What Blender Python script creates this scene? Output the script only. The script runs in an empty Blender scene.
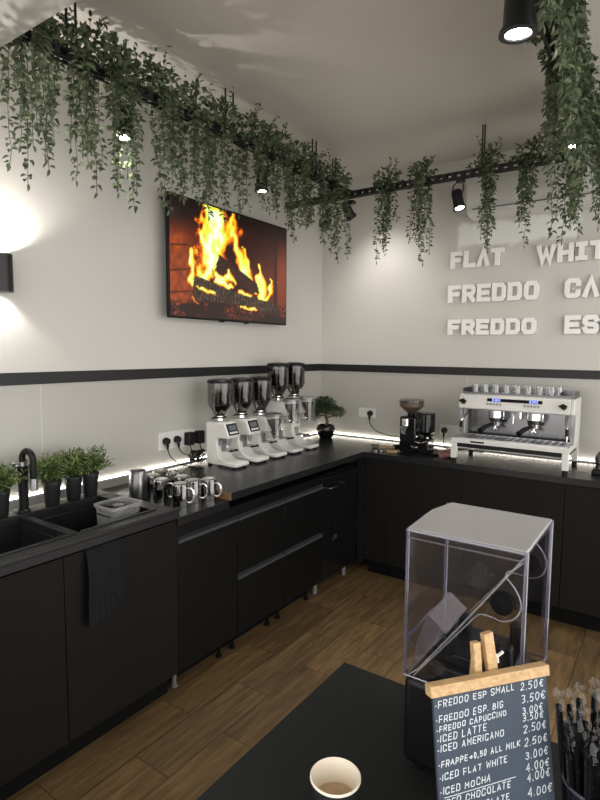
import bpy, math, random
import numpy as np
from mathutils import Vector, Matrix
R = random.Random(7)
PI = math.pi
sc = bpy.context.scene
COL = sc.collection
H = 0.90            # worktop height
CEIL = 2.96

# ------------------------------------------------------------------ camera
F_PX = 544.13
yaw, pit, rol = 0.605, 0.0912, 0.0081
CAM = Vector((2.4942, -3.9266, 1.6083))
Fv = Vector((-math.sin(yaw)*math.cos(pit), math.cos(yaw)*math.cos(pit), -math.sin(pit)))
Rv = Vector((math.cos(yaw), math.sin(yaw), 0))
Uv = Rv.cross(Fv)
R2 = math.cos(rol)*Rv + math.sin(rol)*Uv
U2 = -math.sin(rol)*Rv + math.cos(rol)*Uv
cd = bpy.data.cameras.new('camera')
cam = bpy.data.objects.new('camera', cd); COL.objects.link(cam)
m = Matrix((R2, U2, -Fv)).transposed().to_4x4(); m.translation = CAM
cam.matrix_world = m
cd.sensor_fit = 'VERTICAL'; cd.sensor_height = 36.0; cd.lens = F_PX/800*36.0
cd.clip_start = 0.02
sc.camera = cam
sc.view_settings.view_transform = 'Standard'
sc.view_settings.look = 'None'
sc.view_settings.gamma = 1
sc.view_settings.exposure = 0.28
sc.view_settings.use_curve_mapping = False

# ------------------------------------------------------------------ materials
def lin(c):
    return tuple((x/12.92 if x <= .04045 else ((x+.055)/1.055)**2.4) for x in c)
def srgb(r, g, b): return lin((r/255, g/255, b/255))+(1,)
MATS = {}
def mat(name, col, rough=.5, metal=0, spec=.5, emit=0, ecol=None, noise=0, nscale=8, bump=0, bscale=60, coat=0, trans=0, ior=1.45):
    if name in MATS: return MATS[name]
    M = bpy.data.materials.new(name); M.use_nodes = True
    nt = M.node_tree; b = nt.nodes['Principled BSDF']
    b.inputs['Base Color'].default_value = col
    b.inputs['Roughness'].default_value = rough
    b.inputs['Metallic'].default_value = metal
    b.inputs['Specular IOR Level'].default_value = spec
    b.inputs['Coat Weight'].default_value = coat
    b.inputs['Transmission Weight'].default_value = trans
    b.inputs['IOR'].default_value = ior
    if emit:
        b.inputs['Emission Color'].default_value = ecol or col
        b.inputs['Emission Strength'].default_value = emit
    if noise or bump:
        tc = nt.nodes.new('ShaderNodeTexCoord')
    if noise:
        n = nt.nodes.new('ShaderNodeTexNoise'); n.inputs['Scale'].default_value = nscale; n.inputs['Detail'].default_value = 5
        nt.links.new(tc.outputs['Object'], n.inputs['Vector'])
        mr = nt.nodes.new('ShaderNodeMapRange')
        mr.inputs[1].default_value = .3; mr.inputs[2].default_value = .7
        mr.inputs[3].default_value = 1-noise; mr.inputs[4].default_value = 1+noise
        nt.links.new(n.outputs['Fac'], mr.inputs[0])
        mx = nt.nodes.new('ShaderNodeMix'); mx.data_type = 'RGBA'; mx.blend_type = 'MULTIPLY'
        mx.inputs['Factor'].default_value = 1; mx.inputs['A'].default_value = col
        nt.links.new(mr.outputs[0], mx.inputs['B']); nt.links.new(mx.outputs['Result'], b.inputs['Base Color'])
    if bump:
        n2 = nt.nodes.new('ShaderNodeTexNoise'); n2.inputs['Scale'].default_value = bscale; n2.inputs['Detail'].default_value = 4
        nt.links.new(tc.outputs['Object'], n2.inputs['Vector'])
        bp = nt.nodes.new('ShaderNodeBump'); bp.inputs['Strength'].default_value = bump; bp.inputs['Distance'].default_value = .01
        nt.links.new(n2.outputs['Fac'], bp.inputs['Height']); nt.links.new(bp.outputs['Normal'], b.inputs['Normal'])
    MATS[name] = M
    return M
def clear(name, tint=(1,1,1,1), refl=.06, rough=.03, edge=.6, haze=0., hazecol=(.8,.8,.8,1)):
    """thin clear plastic or glass: transparent with a fresnel gloss"""
    if name in MATS: return MATS[name]
    M = bpy.data.materials.new(name); M.use_nodes = True
    nt = M.node_tree; nt.nodes.clear()
    out = nt.nodes.new('ShaderNodeOutputMaterial')
    tr = nt.nodes.new('ShaderNodeBsdfTransparent'); tr.inputs[0].default_value = tint
    gl = nt.nodes.new('ShaderNodeBsdfGlossy'); gl.inputs['Roughness'].default_value = rough
    lw = nt.nodes.new('ShaderNodeLayerWeight'); lw.inputs[0].default_value = .35
    mr = nt.nodes.new('ShaderNodeMapRange'); mr.inputs[3].default_value = refl; mr.inputs[4].default_value = edge
    nt.links.new(lw.outputs['Facing'], mr.inputs[0])
    mx = nt.nodes.new('ShaderNodeMixShader')
    nt.links.new(mr.outputs[0], mx.inputs[0]); nt.links.new(tr.outputs[0], mx.inputs[1]); nt.links.new(gl.outputs[0], mx.inputs[2])
    last = mx
    if haze:
        df = nt.nodes.new('ShaderNodeBsdfDiffuse'); df.inputs[0].default_value = hazecol
        m2 = nt.nodes.new('ShaderNodeMixShader'); m2.inputs[0].default_value = haze
        nt.links.new(mx.outputs[0], m2.inputs[1]); nt.links.new(df.outputs[0], m2.inputs[2]); last = m2
    nt.links.new(last.outputs[0], out.inputs[0])
    MATS[name] = M
    return M

# walls: upper matt paint, glossier panels below the black strip, with panel joints
def wall_mat(name, axis, seams, patch=None):
    M = bpy.data.materials.new(name); M.use_nodes = True
    nt = M.node_tree; N = nt.nodes; L = nt.links; b = N['Principled BSDF']
    geo = N.new('ShaderNodeNewGeometry'); sx = N.new('ShaderNodeSeparateXYZ'); L.new(geo.outputs['Position'], sx.inputs[0])
    def math_(op, a, b_=None, c=None):
        n = N.new('ShaderNodeMath'); n.operation = op
        for i, v in enumerate((a, b_, c)):
            if v is None: continue
            if isinstance(v, (int, float)): n.inputs[i].default_value = v
            else: L.new(v, n.inputs[i])
        return n.outputs[0]
    low = math_('LESS_THAN', sx.outputs['Z'], 1.466)
    r = N.new('ShaderNodeMapRange'); r.inputs[3].default_value = .6; r.inputs[4].default_value = .28
    L.new(low, r.inputs[0]); L.new(r.outputs[0], b.inputs['Roughness'])
    nz = N.new('ShaderNodeTexNoise'); nz.inputs['Scale'].default_value = 1.3; nz.inputs['Detail'].default_value = 3
    L.new(geo.outputs['Position'], nz.inputs['Vector'])
    base = N.new('ShaderNodeMix'); base.data_type = 'RGBA'
    base.inputs['A'].default_value = srgb(200,197,191); base.inputs['B'].default_value = srgb(208,205,199)
    L.new(nz.outputs['Fac'], base.inputs['Factor'])
    lowc = N.new('ShaderNodeMix'); lowc.data_type = 'RGBA'; L.new(low, lowc.inputs['Factor']); L.new(base.outputs['Result'], lowc.inputs['A']); lowc.inputs['B'].default_value = srgb(176,174,168)
    colr = lowc.outputs['Result']
    u = sx.outputs[axis]
    line = None
    for s in seams:
        d = math_('ABSOLUTE', math_('SUBTRACT', u, s)); l = math_('LESS_THAN', d, .0025)
        line = l if line is None else math_('MAXIMUM', line, l)
    if line is not None:
        line = math_('MULTIPLY', line, low)
        mx = N.new('ShaderNodeMix'); mx.data_type = 'RGBA'; mx.inputs['B'].default_value = srgb(196,194,189)
        L.new(line, mx.inputs['Factor']); L.new(colr, mx.inputs['A']); colr = mx.outputs['Result']
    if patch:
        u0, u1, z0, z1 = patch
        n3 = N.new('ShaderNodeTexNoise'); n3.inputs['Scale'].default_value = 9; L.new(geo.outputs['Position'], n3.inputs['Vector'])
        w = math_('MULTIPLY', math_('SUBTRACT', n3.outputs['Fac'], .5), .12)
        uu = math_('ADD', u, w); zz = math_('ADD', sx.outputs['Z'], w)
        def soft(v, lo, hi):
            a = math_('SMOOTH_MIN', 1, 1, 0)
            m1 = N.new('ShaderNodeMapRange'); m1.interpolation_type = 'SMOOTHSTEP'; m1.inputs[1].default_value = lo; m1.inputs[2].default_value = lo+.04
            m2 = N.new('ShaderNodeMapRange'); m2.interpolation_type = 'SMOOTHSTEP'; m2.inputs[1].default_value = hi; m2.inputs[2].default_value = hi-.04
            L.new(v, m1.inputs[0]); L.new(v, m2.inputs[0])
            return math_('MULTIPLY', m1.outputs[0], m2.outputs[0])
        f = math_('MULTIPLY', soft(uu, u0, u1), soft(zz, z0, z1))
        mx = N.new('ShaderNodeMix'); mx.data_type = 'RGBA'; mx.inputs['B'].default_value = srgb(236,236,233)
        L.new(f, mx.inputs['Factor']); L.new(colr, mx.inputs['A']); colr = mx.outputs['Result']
    L.new(colr, b.inputs['Base Color'])
    n2 = N.new('ShaderNodeTexNoise'); n2.inputs['Scale'].default_value = 6; L.new(geo.outputs['Position'], n2.inputs['Vector'])
    bp = N.new('ShaderNodeBump'); bp.inputs['Strength'].default_value = .06; bp.inputs['Distance'].default_value = .02
    L.new(n2.outputs['Fac'], bp.inputs['Height']); L.new(bp.outputs['Normal'], b.inputs['Normal'])
    return M
def floor_mat():
    M = bpy.data.materials.new('wood_planks'); M.use_nodes = True
    nt = M.node_tree; N = nt.nodes; L = nt.links; b = N['Principled BSDF']
    geo = N.new('ShaderNodeNewGeometry')
    mp = N.new('ShaderNodeMapping'); mp.vector_type = 'POINT'
    mp.inputs['Rotation'].default_value = (0,0,PI/2)   # u along y, v along -x
    L.new(geo.outputs['Position'], mp.inputs['Vector'])
    # rotated: x' = -y, y' = x
    ad = N.new('ShaderNodeVectorMath'); ad.operation = 'ADD'; ad.inputs[1].default_value = (-1.13+.6*20, -.82+.19*40, 0)
    L.new(mp.outputs[0], ad.inputs[0])
    br = N.new('ShaderNodeTexBrick'); br.inputs['Scale'].default_value = 1
    br.inputs['Brick Width'].default_value = .6; br.inputs['Row Height'].default_value = .19
    br.inputs['Mortar Size'].default_value = .0022; br.inputs['Mortar Smooth'].default_value = .2; br.offset = .5
    br.inputs['Color1'].default_value = (0,0,0,1); br.inputs['Color2'].default_value = (1,1,1,1); br.inputs['Mortar'].default_value = (.5,.5,.5,1)
    L.new(ad.outputs[0], br.inputs['Vector'])
    # grain, stretched along the plank and shifted per plank
    sh = N.new('ShaderNodeVectorMath'); sh.operation = 'MULTIPLY_ADD'
    L.new(br.outputs['Color'], sh.inputs[0]); sh.inputs[1].default_value = (7,13,5); L.new(ad.outputs[0], sh.inputs[2])
    mp2 = N.new('ShaderNodeMapping'); mp2.inputs['Scale'].default_value = (2.2,22,1); L.new(sh.outputs[0], mp2.inputs['Vector'])
    gr = N.new('ShaderNodeTexNoise'); gr.inputs['Scale'].default_value = 1.6; gr.inputs['Detail'].default_value = 8; gr.inputs['Roughness'].default_value = .65; gr.inputs['Distortion'].default_value = .6
    L.new(mp2.outputs[0], gr.inputs['Vector'])
    cr = N.new('ShaderNodeValToRGB')
    cr.color_ramp.elements[0].position = .28; cr.color_ramp.elements[0].color = srgb(66,50,31)
    cr.color_ramp.elements[1].position = .72; cr.color_ramp.elements[1].color = srgb(126,101,66)
    e = cr.color_ramp.elements.new(.5); e.color = srgb(98,77,49)
    L.new(gr.outputs['Fac'], cr.inputs[0])
    # plank tone
    tn = N.new('ShaderNodeMapRange'); tn.inputs[3].default_value = .78; tn.inputs[4].default_value = 1.1
    L.new(br.outputs['Color'], tn.inputs[0])
    mu = N.new('ShaderNodeMix'); mu.data_type = 'RGBA'; mu.blend_type = 'MULTIPLY'; mu.inputs['Factor'].default_value = 1
    L.new(cr.outputs[0], mu.inputs['A']); L.new(tn.outputs[0], mu.inputs['B'])
    # knots
    vo = N.new('ShaderNodeTexVoronoi'); vo.inputs['Scale'].default_value = 2.4; L.new(sh.outputs[0], vo.inputs['Vector'])
    kn = N.new('ShaderNodeMapRange'); kn.inputs[1].default_value = .03; kn.inputs[2].default_value = .09; kn.inputs[3].default_value = .45; kn.inputs[4].default_value = 1
    L.new(vo.outputs['Distance'], kn.inputs[0])
    m3 = N.new('ShaderNodeMix'); m3.data_type = 'RGBA'; m3.blend_type = 'MULTIPLY'; m3.inputs['Factor'].default_value = 1
    L.new(mu.outputs['Result'], m3.inputs['A']); L.new(kn.outputs[0], m3.inputs['B'])
    m2 = N.new('ShaderNodeMix'); m2.data_type = 'RGBA'; m2.inputs['B'].default_value = srgb(46,33,22)
    L.new(br.outputs['Fac'], m2.inputs['Factor']); L.new(m3.outputs['Result'], m2.inputs['A'])
    L.new(m2.outputs['Result'], b.inputs['Base Color'])
    b.inputs['Roughness'].default_value = .5
    bp = N.new('ShaderNodeBump'); bp.inputs['Strength'].default_value = .25; bp.inputs['Distance'].default_value = .004; bp.invert = True
    L.new(br.outputs['Fac'], bp.inputs['Height']); L.new(bp.outputs['Normal'], b.inputs['Normal'])
    return M
def leaf_mat(name, c1, c2):
    M = bpy.data.materials.new(name); M.use_nodes = True
    nt = M.node_tree; N = nt.nodes; L = nt.links; b = N['Principled BSDF']
    tc = N.new('ShaderNodeNewGeometry')
    mr = N.new('ShaderNodeMix'); mr.data_type = 'RGBA'; mr.inputs['A'].default_value = c1; mr.inputs['B'].default_value = c2
    L.new(tc.outputs['Random Per Island'], mr.inputs['Factor'])
    L.new(mr.outputs['Result'], b.inputs['Base Color'])
    b.inputs['Roughness'].default_value = .5; b.inputs['Specular IOR Level'].default_value = .35
    ts = N.new('ShaderNodeBsdfTranslucent'); L.new(mr.outputs['Result'], ts.inputs[0])
    mx = N.new('ShaderNodeMixShader'); mx.inputs[0].default_value = .25
    L.new(b.outputs[0], mx.inputs[1]); L.new(ts.outputs[0], mx.inputs[2])
    L.new(mx.outputs[0], N['Material Output'].inputs[0])
    return M
def wood_mat(name, c1, c2, scale=(4,40,40), rough=.55):
    M = bpy.data.materials.new(name); M.use_nodes = True
    nt = M.node_tree; N = nt.nodes; L = nt.links; b = N['Principled BSDF']
    tc = N.new('ShaderNodeTexCoord'); mp = N.new('ShaderNodeMapping'); mp.inputs['Scale'].default_value = scale
    L.new(tc.outputs['Object'], mp.inputs[0])
    n = N.new('ShaderNodeTexNoise'); n.inputs['Scale'].default_value = 2; n.inputs['Detail'].default_value = 6; L.new(mp.outputs[0], n.inputs['Vector'])
    cr = N.new('ShaderNodeValToRGB'); cr.color_ramp.elements[0].color = c1; cr.color_ramp.elements[0].position = .35
    cr.color_ramp.elements[1].color = c2; cr.color_ramp.elements[1].position = .65
    L.new(n.outputs['Fac'], cr.inputs[0]); L.new(cr.outputs[0], b.inputs['Base Color']); b.inputs['Roughness'].default_value = rough
    return M

m_floor = floor_mat()
m_wl = wall_mat('painted_wall_tv', 'Y', [-2.5,-1.25])
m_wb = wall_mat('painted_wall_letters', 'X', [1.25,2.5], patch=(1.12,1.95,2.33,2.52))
m_ceil = mat('ceiling_paint', srgb(208,203,195), .42, bump=.25, bscale=1.6, noise=.04, nscale=1.2)
m_soffit = mat('soffit_paint', srgb(186,184,178), .7)
m_strip = mat('black_strip', srgb(22,22,24), .45)
m_lam = mat('dark_laminate', srgb(20,18,16), .5, spec=.18, noise=.06, nscale=3)
m_drw = mat('black_laminate', srgb(9,9,9), .42, spec=.25)
m_kick = mat('black_plinth', srgb(9,9,9), .7, spec=.12)
m_top = mat('black_worktop', srgb(28,28,29), .26, bump=.02, bscale=300)
m_sink = mat('black_composite_sink', srgb(26,26,28), .36)
m_table = mat('charcoal_table_top', srgb(34,36,36), .6, spec=.22, noise=.05, nscale=6)
m_chip = wood_mat('raw_chipboard', srgb(84,62,40), srgb(128,98,64), (60,60,60))
m_alu = mat('grey_aluminium', srgb(150,150,152), .35, .6)
m_pull = mat('dark_pull_profile', srgb(78,80,82), .4, .5)
m_foot = mat('grey_foot', srgb(96,97,98), .5)
m_chrome = mat('chrome', srgb(225,225,225), .08, 1)
m_steel = mat('brushed_steel', srgb(190,190,192), .28, 1)
m_msteel = mat('mirror_steel', srgb(120,120,122), .2, 1)
m_dsteel = mat('dark_steel', srgb(110,110,112), .3, 1)
m_black = mat('black_plastic', srgb(14,14,15), .42, spec=.3)
m_gblack = mat('gloss_black', srgb(16,16,18), .12)
m_bmetal = mat('black_painted_metal', srgb(30,31,32), .4)
m_white = mat('white_enamel', srgb(212,211,207), .28)
m_wplast = mat('white_plastic', srgb(208,207,203), .4)
m_letter = mat('white_letter_paint', srgb(246,245,243), .5)
m_bean = mat('coffee_beans', srgb(40,24,15), .5, noise=.5, nscale=140, bump=.8, bscale=140)
m_led = mat('led_diode', (1,1,1,1), emit=15, ecol=(1,.93,.82,1))
m_lens = mat('lamp_lens', (1,1,1,1), emit=22, ecol=(1,.97,.92,1))
m_clear = clear('clear_plastic', (.93,.93,.96,1), .012, .06, .25)
m_tub = clear('tub_plastic', (.88,.88,.89,1), .08, .1, .7, .14, (.9,.9,.9,1))
m_hop = clear('smoked_hopper_plastic', (.62,.60,.58,1), .07, .05, .5)
m_doser = clear('clear_doser', (.93,.93,.93,1), .06, .06, .6)
m_glass = clear('drinking_glass', (.96,.965,.965,1), .07, .04, .75)
m_wrap = clear('clear_wrapper', (.97,.97,.97,1), .02, .08, .16)
m_edge = clear('polycarbonate_edge', (.66,.65,.76,1), .10, .1, .5, .06, (.75,.73,.85,1))
m_lid = clear('frosted_lid', (.72,.72,.73,1), .10, .2, .6, .30, (.75,.74,.73,1))
m_cream = mat('cream_cup_paper', srgb(236,226,208), .6)
m_coffee = mat('milky_coffee', srgb(186,158,128), .4, noise=.12, nscale=120)
m_pine = wood_mat('pine_wood', srgb(172,138,96), srgb(196,164,120), (6,90,90))
m_dwood = wood_mat('worn_wood', srgb(120,98,66), srgb(158,132,94), (12,60,60))
m_slate = mat('chalkboard', srgb(56,66,80), .6, noise=.10, nscale=10)
m_chalk = mat('chalk', srgb(206,211,216), .9)
m_towel = mat('navy_towel', srgb(9,12,18), .95, bump=.6, bscale=250)
m_pink = mat('pink_cloth', srgb(140,104,96), .95, bump=.6, bscale=200)
m_paper = mat('white_paper', srgb(220,218,212), .8)
m_brass = mat('tan_metal', srgb(92,78,66), .4, .2)
m_leaf = leaf_mat('vine_leaf', srgb(56,68,48), srgb(122,134,102))
m_vstem = mat('vine_stem', srgb(60,68,44), .7)
m_grass = leaf_mat('grass_leaf', srgb(56,80,38), srgb(128,146,84))
m_bons = leaf_mat('bonsai_leaf', srgb(26,44,26), srgb(56,78,46))
m_trunk = mat('bonsai_trunk', srgb(96,76,48), .8, noise=.3, nscale=40)
m_blue = mat('blue_digits', (.2,.25,1,1), emit=2.6, ecol=(.25,.3,1,1))
m_gscreen = mat('grey_display', srgb(70,74,78), .2, emit=.15, ecol=srgb(120,126,130))
m_soil = mat('soil', srgb(34,26,20), .9)

# ------------------------------------------------------------------ mesh builder
class MB:
    def __init__(s): s.v = []; s.f = []; s.mi = []
    def add(s, vs, fs, mi=0):
        o = len(s.v); s.v += [tuple(v) for v in vs]
        s.f += [tuple(i+o for i in f) for f in fs]; s.mi += [mi]*len(fs)
        return s
    def box(s, x0, x1, y0, y1, z0, z1, mi=0, mtx=None):
        vs = [Vector(p) for p in ((x0,y0,z0),(x1,y0,z0),(x1,y1,z0),(x0,y1,z0),(x0,y0,z1),(x1,y0,z1),(x1,y1,z1),(x0,y1,z1))]
        if mtx: vs = [mtx @ v for v in vs]
        return s.add(vs, [(0,3,2,1),(4,5,6,7),(0,1,5,4),(1,2,6,5),(2,3,7,6),(3,0,4,7)], mi)
    def prism(s, poly, axis, a0, a1, mi=0, mtx=None):
        """polygon in the plane across an axis; axis 0: (y,z), 1: (x,z), 2: (x,y)"""
        def P(p, a): return Vector({0:(a,p[0],p[1]),1:(p[0],a,p[1]),2:(p[0],p[1],a)}[axis])
        n = len(poly); vs = [P(p,a0) for p in poly]+[P(p,a1) for p in poly]
        if mtx: vs = [mtx @ v for v in vs]
        fs = [tuple(range(n))[::-1], tuple(range(n,2*n))]+[(i,(i+1)%n,n+(i+1)%n,n+i) for i in range(n)]
        return s.add(vs, fs, mi)
    def lathe(s, prof, n=24, c=(0,0,0), mi=0, mtx=None, closed=False):
        vs = []; fs = []
        for r, z in prof:
            for k in range(n):
                a = 2*PI*k/n; vs.append(Vector((c[0]+r*math.cos(a), c[1]+r*math.sin(a), c[2]+z)))
        m_ = len(prof)
        for i in range(m_ if closed else m_-1):
            j = (i+1) % m_
            for k in range(n):
                k2 = (k+1) % n; fs.append((i*n+k, i*n+k2, j*n+k2, j*n+k))
        if mtx: vs = [mtx @ v for v in vs]
        return s.add(vs, fs, mi)
    def tube(s, pts, r, n=8, mi=0, cap=True):
        pts = [Vector(p) for p in pts]; m_ = len(pts)
        rs = r if isinstance(r, (list, tuple)) else [r]*m_
        vs = []; fs = []; up = None
        for i, p in enumerate(pts):
            t = (pts[min(i+1,m_-1)]-pts[max(i-1,0)]).normalized()
            if up is None:
                up = Vector((0,0,1)) if abs(t.z) < .9 else Vector((1,0,0))
            a = (up - t*up.dot(t))
            if a.length < 1e-5: a = t.orthogonal()
            a.normalize(); b = t.cross(a); up = a
            for k in range(n):
                w = 2*PI*k/n; vs.append(p+(a*math.cos(w)+b*math.sin(w))*rs[i])
        for i in range(m_-1):
            for k in range(n):
                k2 = (k+1) % n; fs.append((i*n+k, i*n+k2, (i+1)*n+k2, (i+1)*n+k))
        if cap:
            fs.append(tuple(range(n))[::-1]); fs.append(tuple((m_-1)*n+k for k in range(n)))
        return s.add(vs, fs, mi)
    def cyl(s, p0, p1, r0, r1=None, n=20, mi=0): return s.tube([p0,p1], [r0, r0 if r1 is None else r1], n, mi)
    def ball(s, c, r, n=12, mi=0, sq=(1,1,1)):
        prof = [(max(1e-7,math.sin(PI*i/n))*r, -math.cos(PI*i/n)*r) for i in range(n+1)]
        return s.lathe(prof, n*2, (0,0,0), mi, Matrix.Translation(c) @ Matrix.Diagonal((*sq,1)))
    def build(s, name, mats, parent=None, loc=None, rot=None, bevel=0, seg=2, angle=35, flat=False):
        me = bpy.data.meshes.new(name); me.from_pydata(s.v, [], s.f)
        for mm in (mats if isinstance(mats, (list, tuple)) else [mats]): me.materials.append(mm)
        me.polygons.foreach_set('material_index', s.mi)
        if not flat:
            me.polygons.foreach_set('use_smooth', [True]*len(s.f))
            me.set_sharp_from_angle(angle=math.radians(angle))
        me.update()
        o = bpy.data.objects.new(name, me); COL.objects.link(o)
        if parent: o.parent = parent
        if loc is not None: o.location = loc
        if rot is not None: o.rotation_euler = rot
        if bevel:
            b = o.modifiers.new('bevel', 'BEVEL'); b.width = bevel; b.segments = seg; b.limit_method = 'ANGLE'; b.angle_limit = math.radians(40)
            b.harden_normals = False
        return o
def tag(o, label, cat, group=None, kind=None):
    if label: o['label'] = label
    if cat: o['category'] = cat
    if group: o['group'] = group
    if kind: o['kind'] = kind
    return o
def thing(name, label, cat, loc=(0,0,0), rz=0, group=None):
    o = bpy.data.objects.new(name, None); COL.objects.link(o); o.empty_display_size = .05
    o.location = loc; o.rotation_euler = (0,0,rz)
    return tag(o, label, cat, group)
def struct(o): o['kind'] = 'structure'; return o
KIDS = {}
def copy_tree(o, parent=None):
    c = o.copy(); COL.objects.link(c)
    if parent: c.parent = parent
    for ch in [x for x in list(COL.objects) if x.parent == o]: copy_tree(ch, c)
    return c
ORD = ['first','second','third','fourth','fifth','sixth','seventh','eighth','ninth','tenth','eleventh','twelfth','thirteenth','fourteenth','fifteenth',
       'sixteenth','seventeenth','eighteenth','nineteenth','twentieth','twenty-first','twenty-second','twenty-third','twenty-fourth']

# ------------------------------------------------------------------ the room
XR, YB = 4.2, -5.6
struct(MB().box(-.1, XR, -10.5, .1, -.08, 0).build('floor', m_floor))
struct(MB().box(-.12, 0, YB, .12, 0, CEIL).build('wall_left', m_wl))
struct(MB().box(0, XR, 0, .12, 0, CEIL).build('wall_back', m_wb))
struct(MB().box(-.12, XR, YB, .12, CEIL, CEIL+.1).build('ceiling', m_ceil))
struct(MB().box(0, XR, -3.25, -2.85, 2.682, CEIL).build('trim_3', m_soffit))['label'] = 'dropped ceiling beam'
struct(MB().box(0, .009, YB, 0, 1.438, 1.495).build('trim_1', m_strip, bevel=.001))
struct(MB().box(.009, XR, -.009, 0, 1.438, 1.495).build('trim_2', m_strip, bevel=.001))

# ------------------------------------------------------------------ left counter
Y0, YA, YS = -3.93, -2.285, -1.942
# lower worktop (under sink and mugs)
lw = MB().box(0.002, .126, Y0, YS, .82, .86).box(.126, .70, YA+.004, YS, .82, .86)
tag(lw.build('low_worktop', m_top, bevel=.002), 'low black worktop carrying the upturned mugs beside the sink', 'worktop')
# worktop with the grinders, raw chipboard end
gt = thing('grinder_worktop', 'long black worktop with a raw chipboard end, carrying the white grinders', 'worktop', (.0,0,.86))
MB().box(.002, .712, YS+.0005, -.002, .0, .04).build('slab', m_top, gt, bevel=.0015)
MB().box(.02, .711, YS-.004, YS+.0005, .002, .039).build('raw_end', m_chip, gt)['label'] = 'raw brown chipboard end'
# sink slab with two bowls
sk = thing('kitchen_sink', 'black composite two-bowl sink set in the worktop', 'sink', (0,0,.86))
def sink_body():
    b = MB()
    X0, X1 = .128, .714
    bx0, bx1 = .235, .625
    ys = [Y0, -3.25, -2.747, -2.712, -2.36, YA]
    Z1, Z0, ZB = .04, .0, -.15
    # deck around bowls
    b.box(X0, bx0, Y0, YA, Z0, Z1); b.box(bx1, X1, Y0, YA, Z0, Z1)
    b.box(bx0, bx1, ys[0], ys[1], Z0, Z1); b.box(bx0, bx1, ys[2], ys[3], Z0, Z1-.006); b.box(bx0, bx1, ys[4], ys[5], Z0, Z1)
    for (a, c) in ((ys[1], ys[2]), (ys[3], ys[4])):
        t = .006
        b.box(bx0-t, bx0, a-t, c+t, ZB-t, Z0); b.box(bx1, bx1+t, a-t, c+t, ZB-t, Z0)
        b.box(bx0, bx1, a-t, a, ZB-t, Z0); b.box(bx0, bx1, c, c+t, ZB-t, Z0)
        b.box(bx0, bx1, a, c, ZB-t, ZB)
    return b
sink_body().build('basin', m_sink, sk, bevel=.004, seg=3)
for (a, c) in ((-3.25,-2.747),(-2.712,-2.36)):
    MB().box(.625,.640,a-.006,c+.006,.039,.0455).build('bowl_lip', m_sink, sk, bevel=.003, seg=3)
    MB().box(.222,.235,a-.006,c+.006,.039,.043).build('bowl_lip', m_sink, sk, bevel=.003, seg=3)
# raised front ridge
MB().box(.690,.716, Y0, YA+.004, .030, .047).build('front_rim', m_sink, sk, bevel=.004, seg=3)
for yy in (-2.95, -2.53):
    MB().lathe([(.0,-.001),(.03,-.001),(.038,.0),(.04,.003),(.036,.004),(.0,.002)], 24, (.43, yy, -.149)).build('drain', m_chrome, sk)
ov = MB().lathe([(.011,0),(.016,0),(.016,.004),(.011,.004)], 20, closed=True).build('overflow_ring', m_chrome, sk, (.52,-2.7475,.0), (PI/2,0,0))
# faucet
fb = (.186, -2.70)
fa = thing('kitchen_faucet', 'black gooseneck sink faucet with a chrome nozzle', 'faucet', (fb[0], fb[1], H))
MB().lathe([(.0,.0),(.027,.0),(.027,.006),(.022,.01),(.0,.01)], 24).build('base_ring', m_bmetal, fa)
MB().cyl((0,0,.01),(0,0,.2),.02,n=24).build('column', m_black, fa)
arc = [(0,0,.2),(0,0,.235)]
rr = .032
for k in range(1, 13):
    a = PI - PI*k/12; arc.append((rr+rr*math.cos(a), .012*k/12, .235+rr*math.sin(a)))
arc += [(2*rr, .012, .19), (2*rr, .012, .14)]
MB().tube(arc, .0135, 14).build('gooseneck', m_black, fa)
MB().cyl((2*rr,.012,.1),(2*rr,.012,.15),.0155,n=18).build('nozzle', m_steel, fa)['label'] = 'chrome spray nozzle'
MB().cyl((0,0,.2),(0,0,.218),.0165,n=18).cyl((0,-.012,.205),(0,-.035,.205),.012,n=14).tube([(0,-.03,.205),(.01,-.045,.215),(.03,-.055,.225)],.0055,8).build('lever', m_steel, fa)['label'] = 'chrome mixer lever'

# cabinets ---------------------------------------------------------------
XF = .69
def feet(t, x0, x1, y0, y1, m_=m_kick):
    for x in (x0+.05, x1-.06):
        for y in (y0+.05, y1-.05):
            MB().cyl((x,y,0),(x,y,.012),.022,n=12).cyl((x,y,.012),(x,y,.11),.014,n=10).build('foot', m_, t)
def sink_unit(y0, y1, label):
    t = thing('sink_cabinet', label, 'cabinet')
    b = MB().box(.02, .035, y0+.002, y1-.002, .11, .70).box(.02, XF-.02, y0+.002, y0+.018, .11, .70).box(.02, XF-.02, y1-.018, y1-.002, .11, .70).box(.02, XF-.02, y0+.018, y1-.018, .11, .126)
    b.build('carcass', m_drw, t)
    MB().box(XF-.019, XF, y0+.0015, y1-.0015, .125, .846).build('door', m_lam, t, bevel=.0015)
    MB().box(.60, .612, y0+.001, y1-.001, 0, .12).build('plinth', m_kick, t)
    for y in (y0+.06, y1-.06):
        MB().cyl((.55,y,0),(.55,y,.11),.015,n=10).build('foot', m_kick, t)
    return t
sink_unit(-2.83, -2.279, 'dark sink cabinet with a navy towel hanging before its door')
sink_unit(-3.38, -2.83, 'dark sink cabinet below the near bowl, cut by the picture edge')
sink_unit(-3.93, -3.38, 'dark sink cabinet farther along the sink, beyond the picture')
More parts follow.
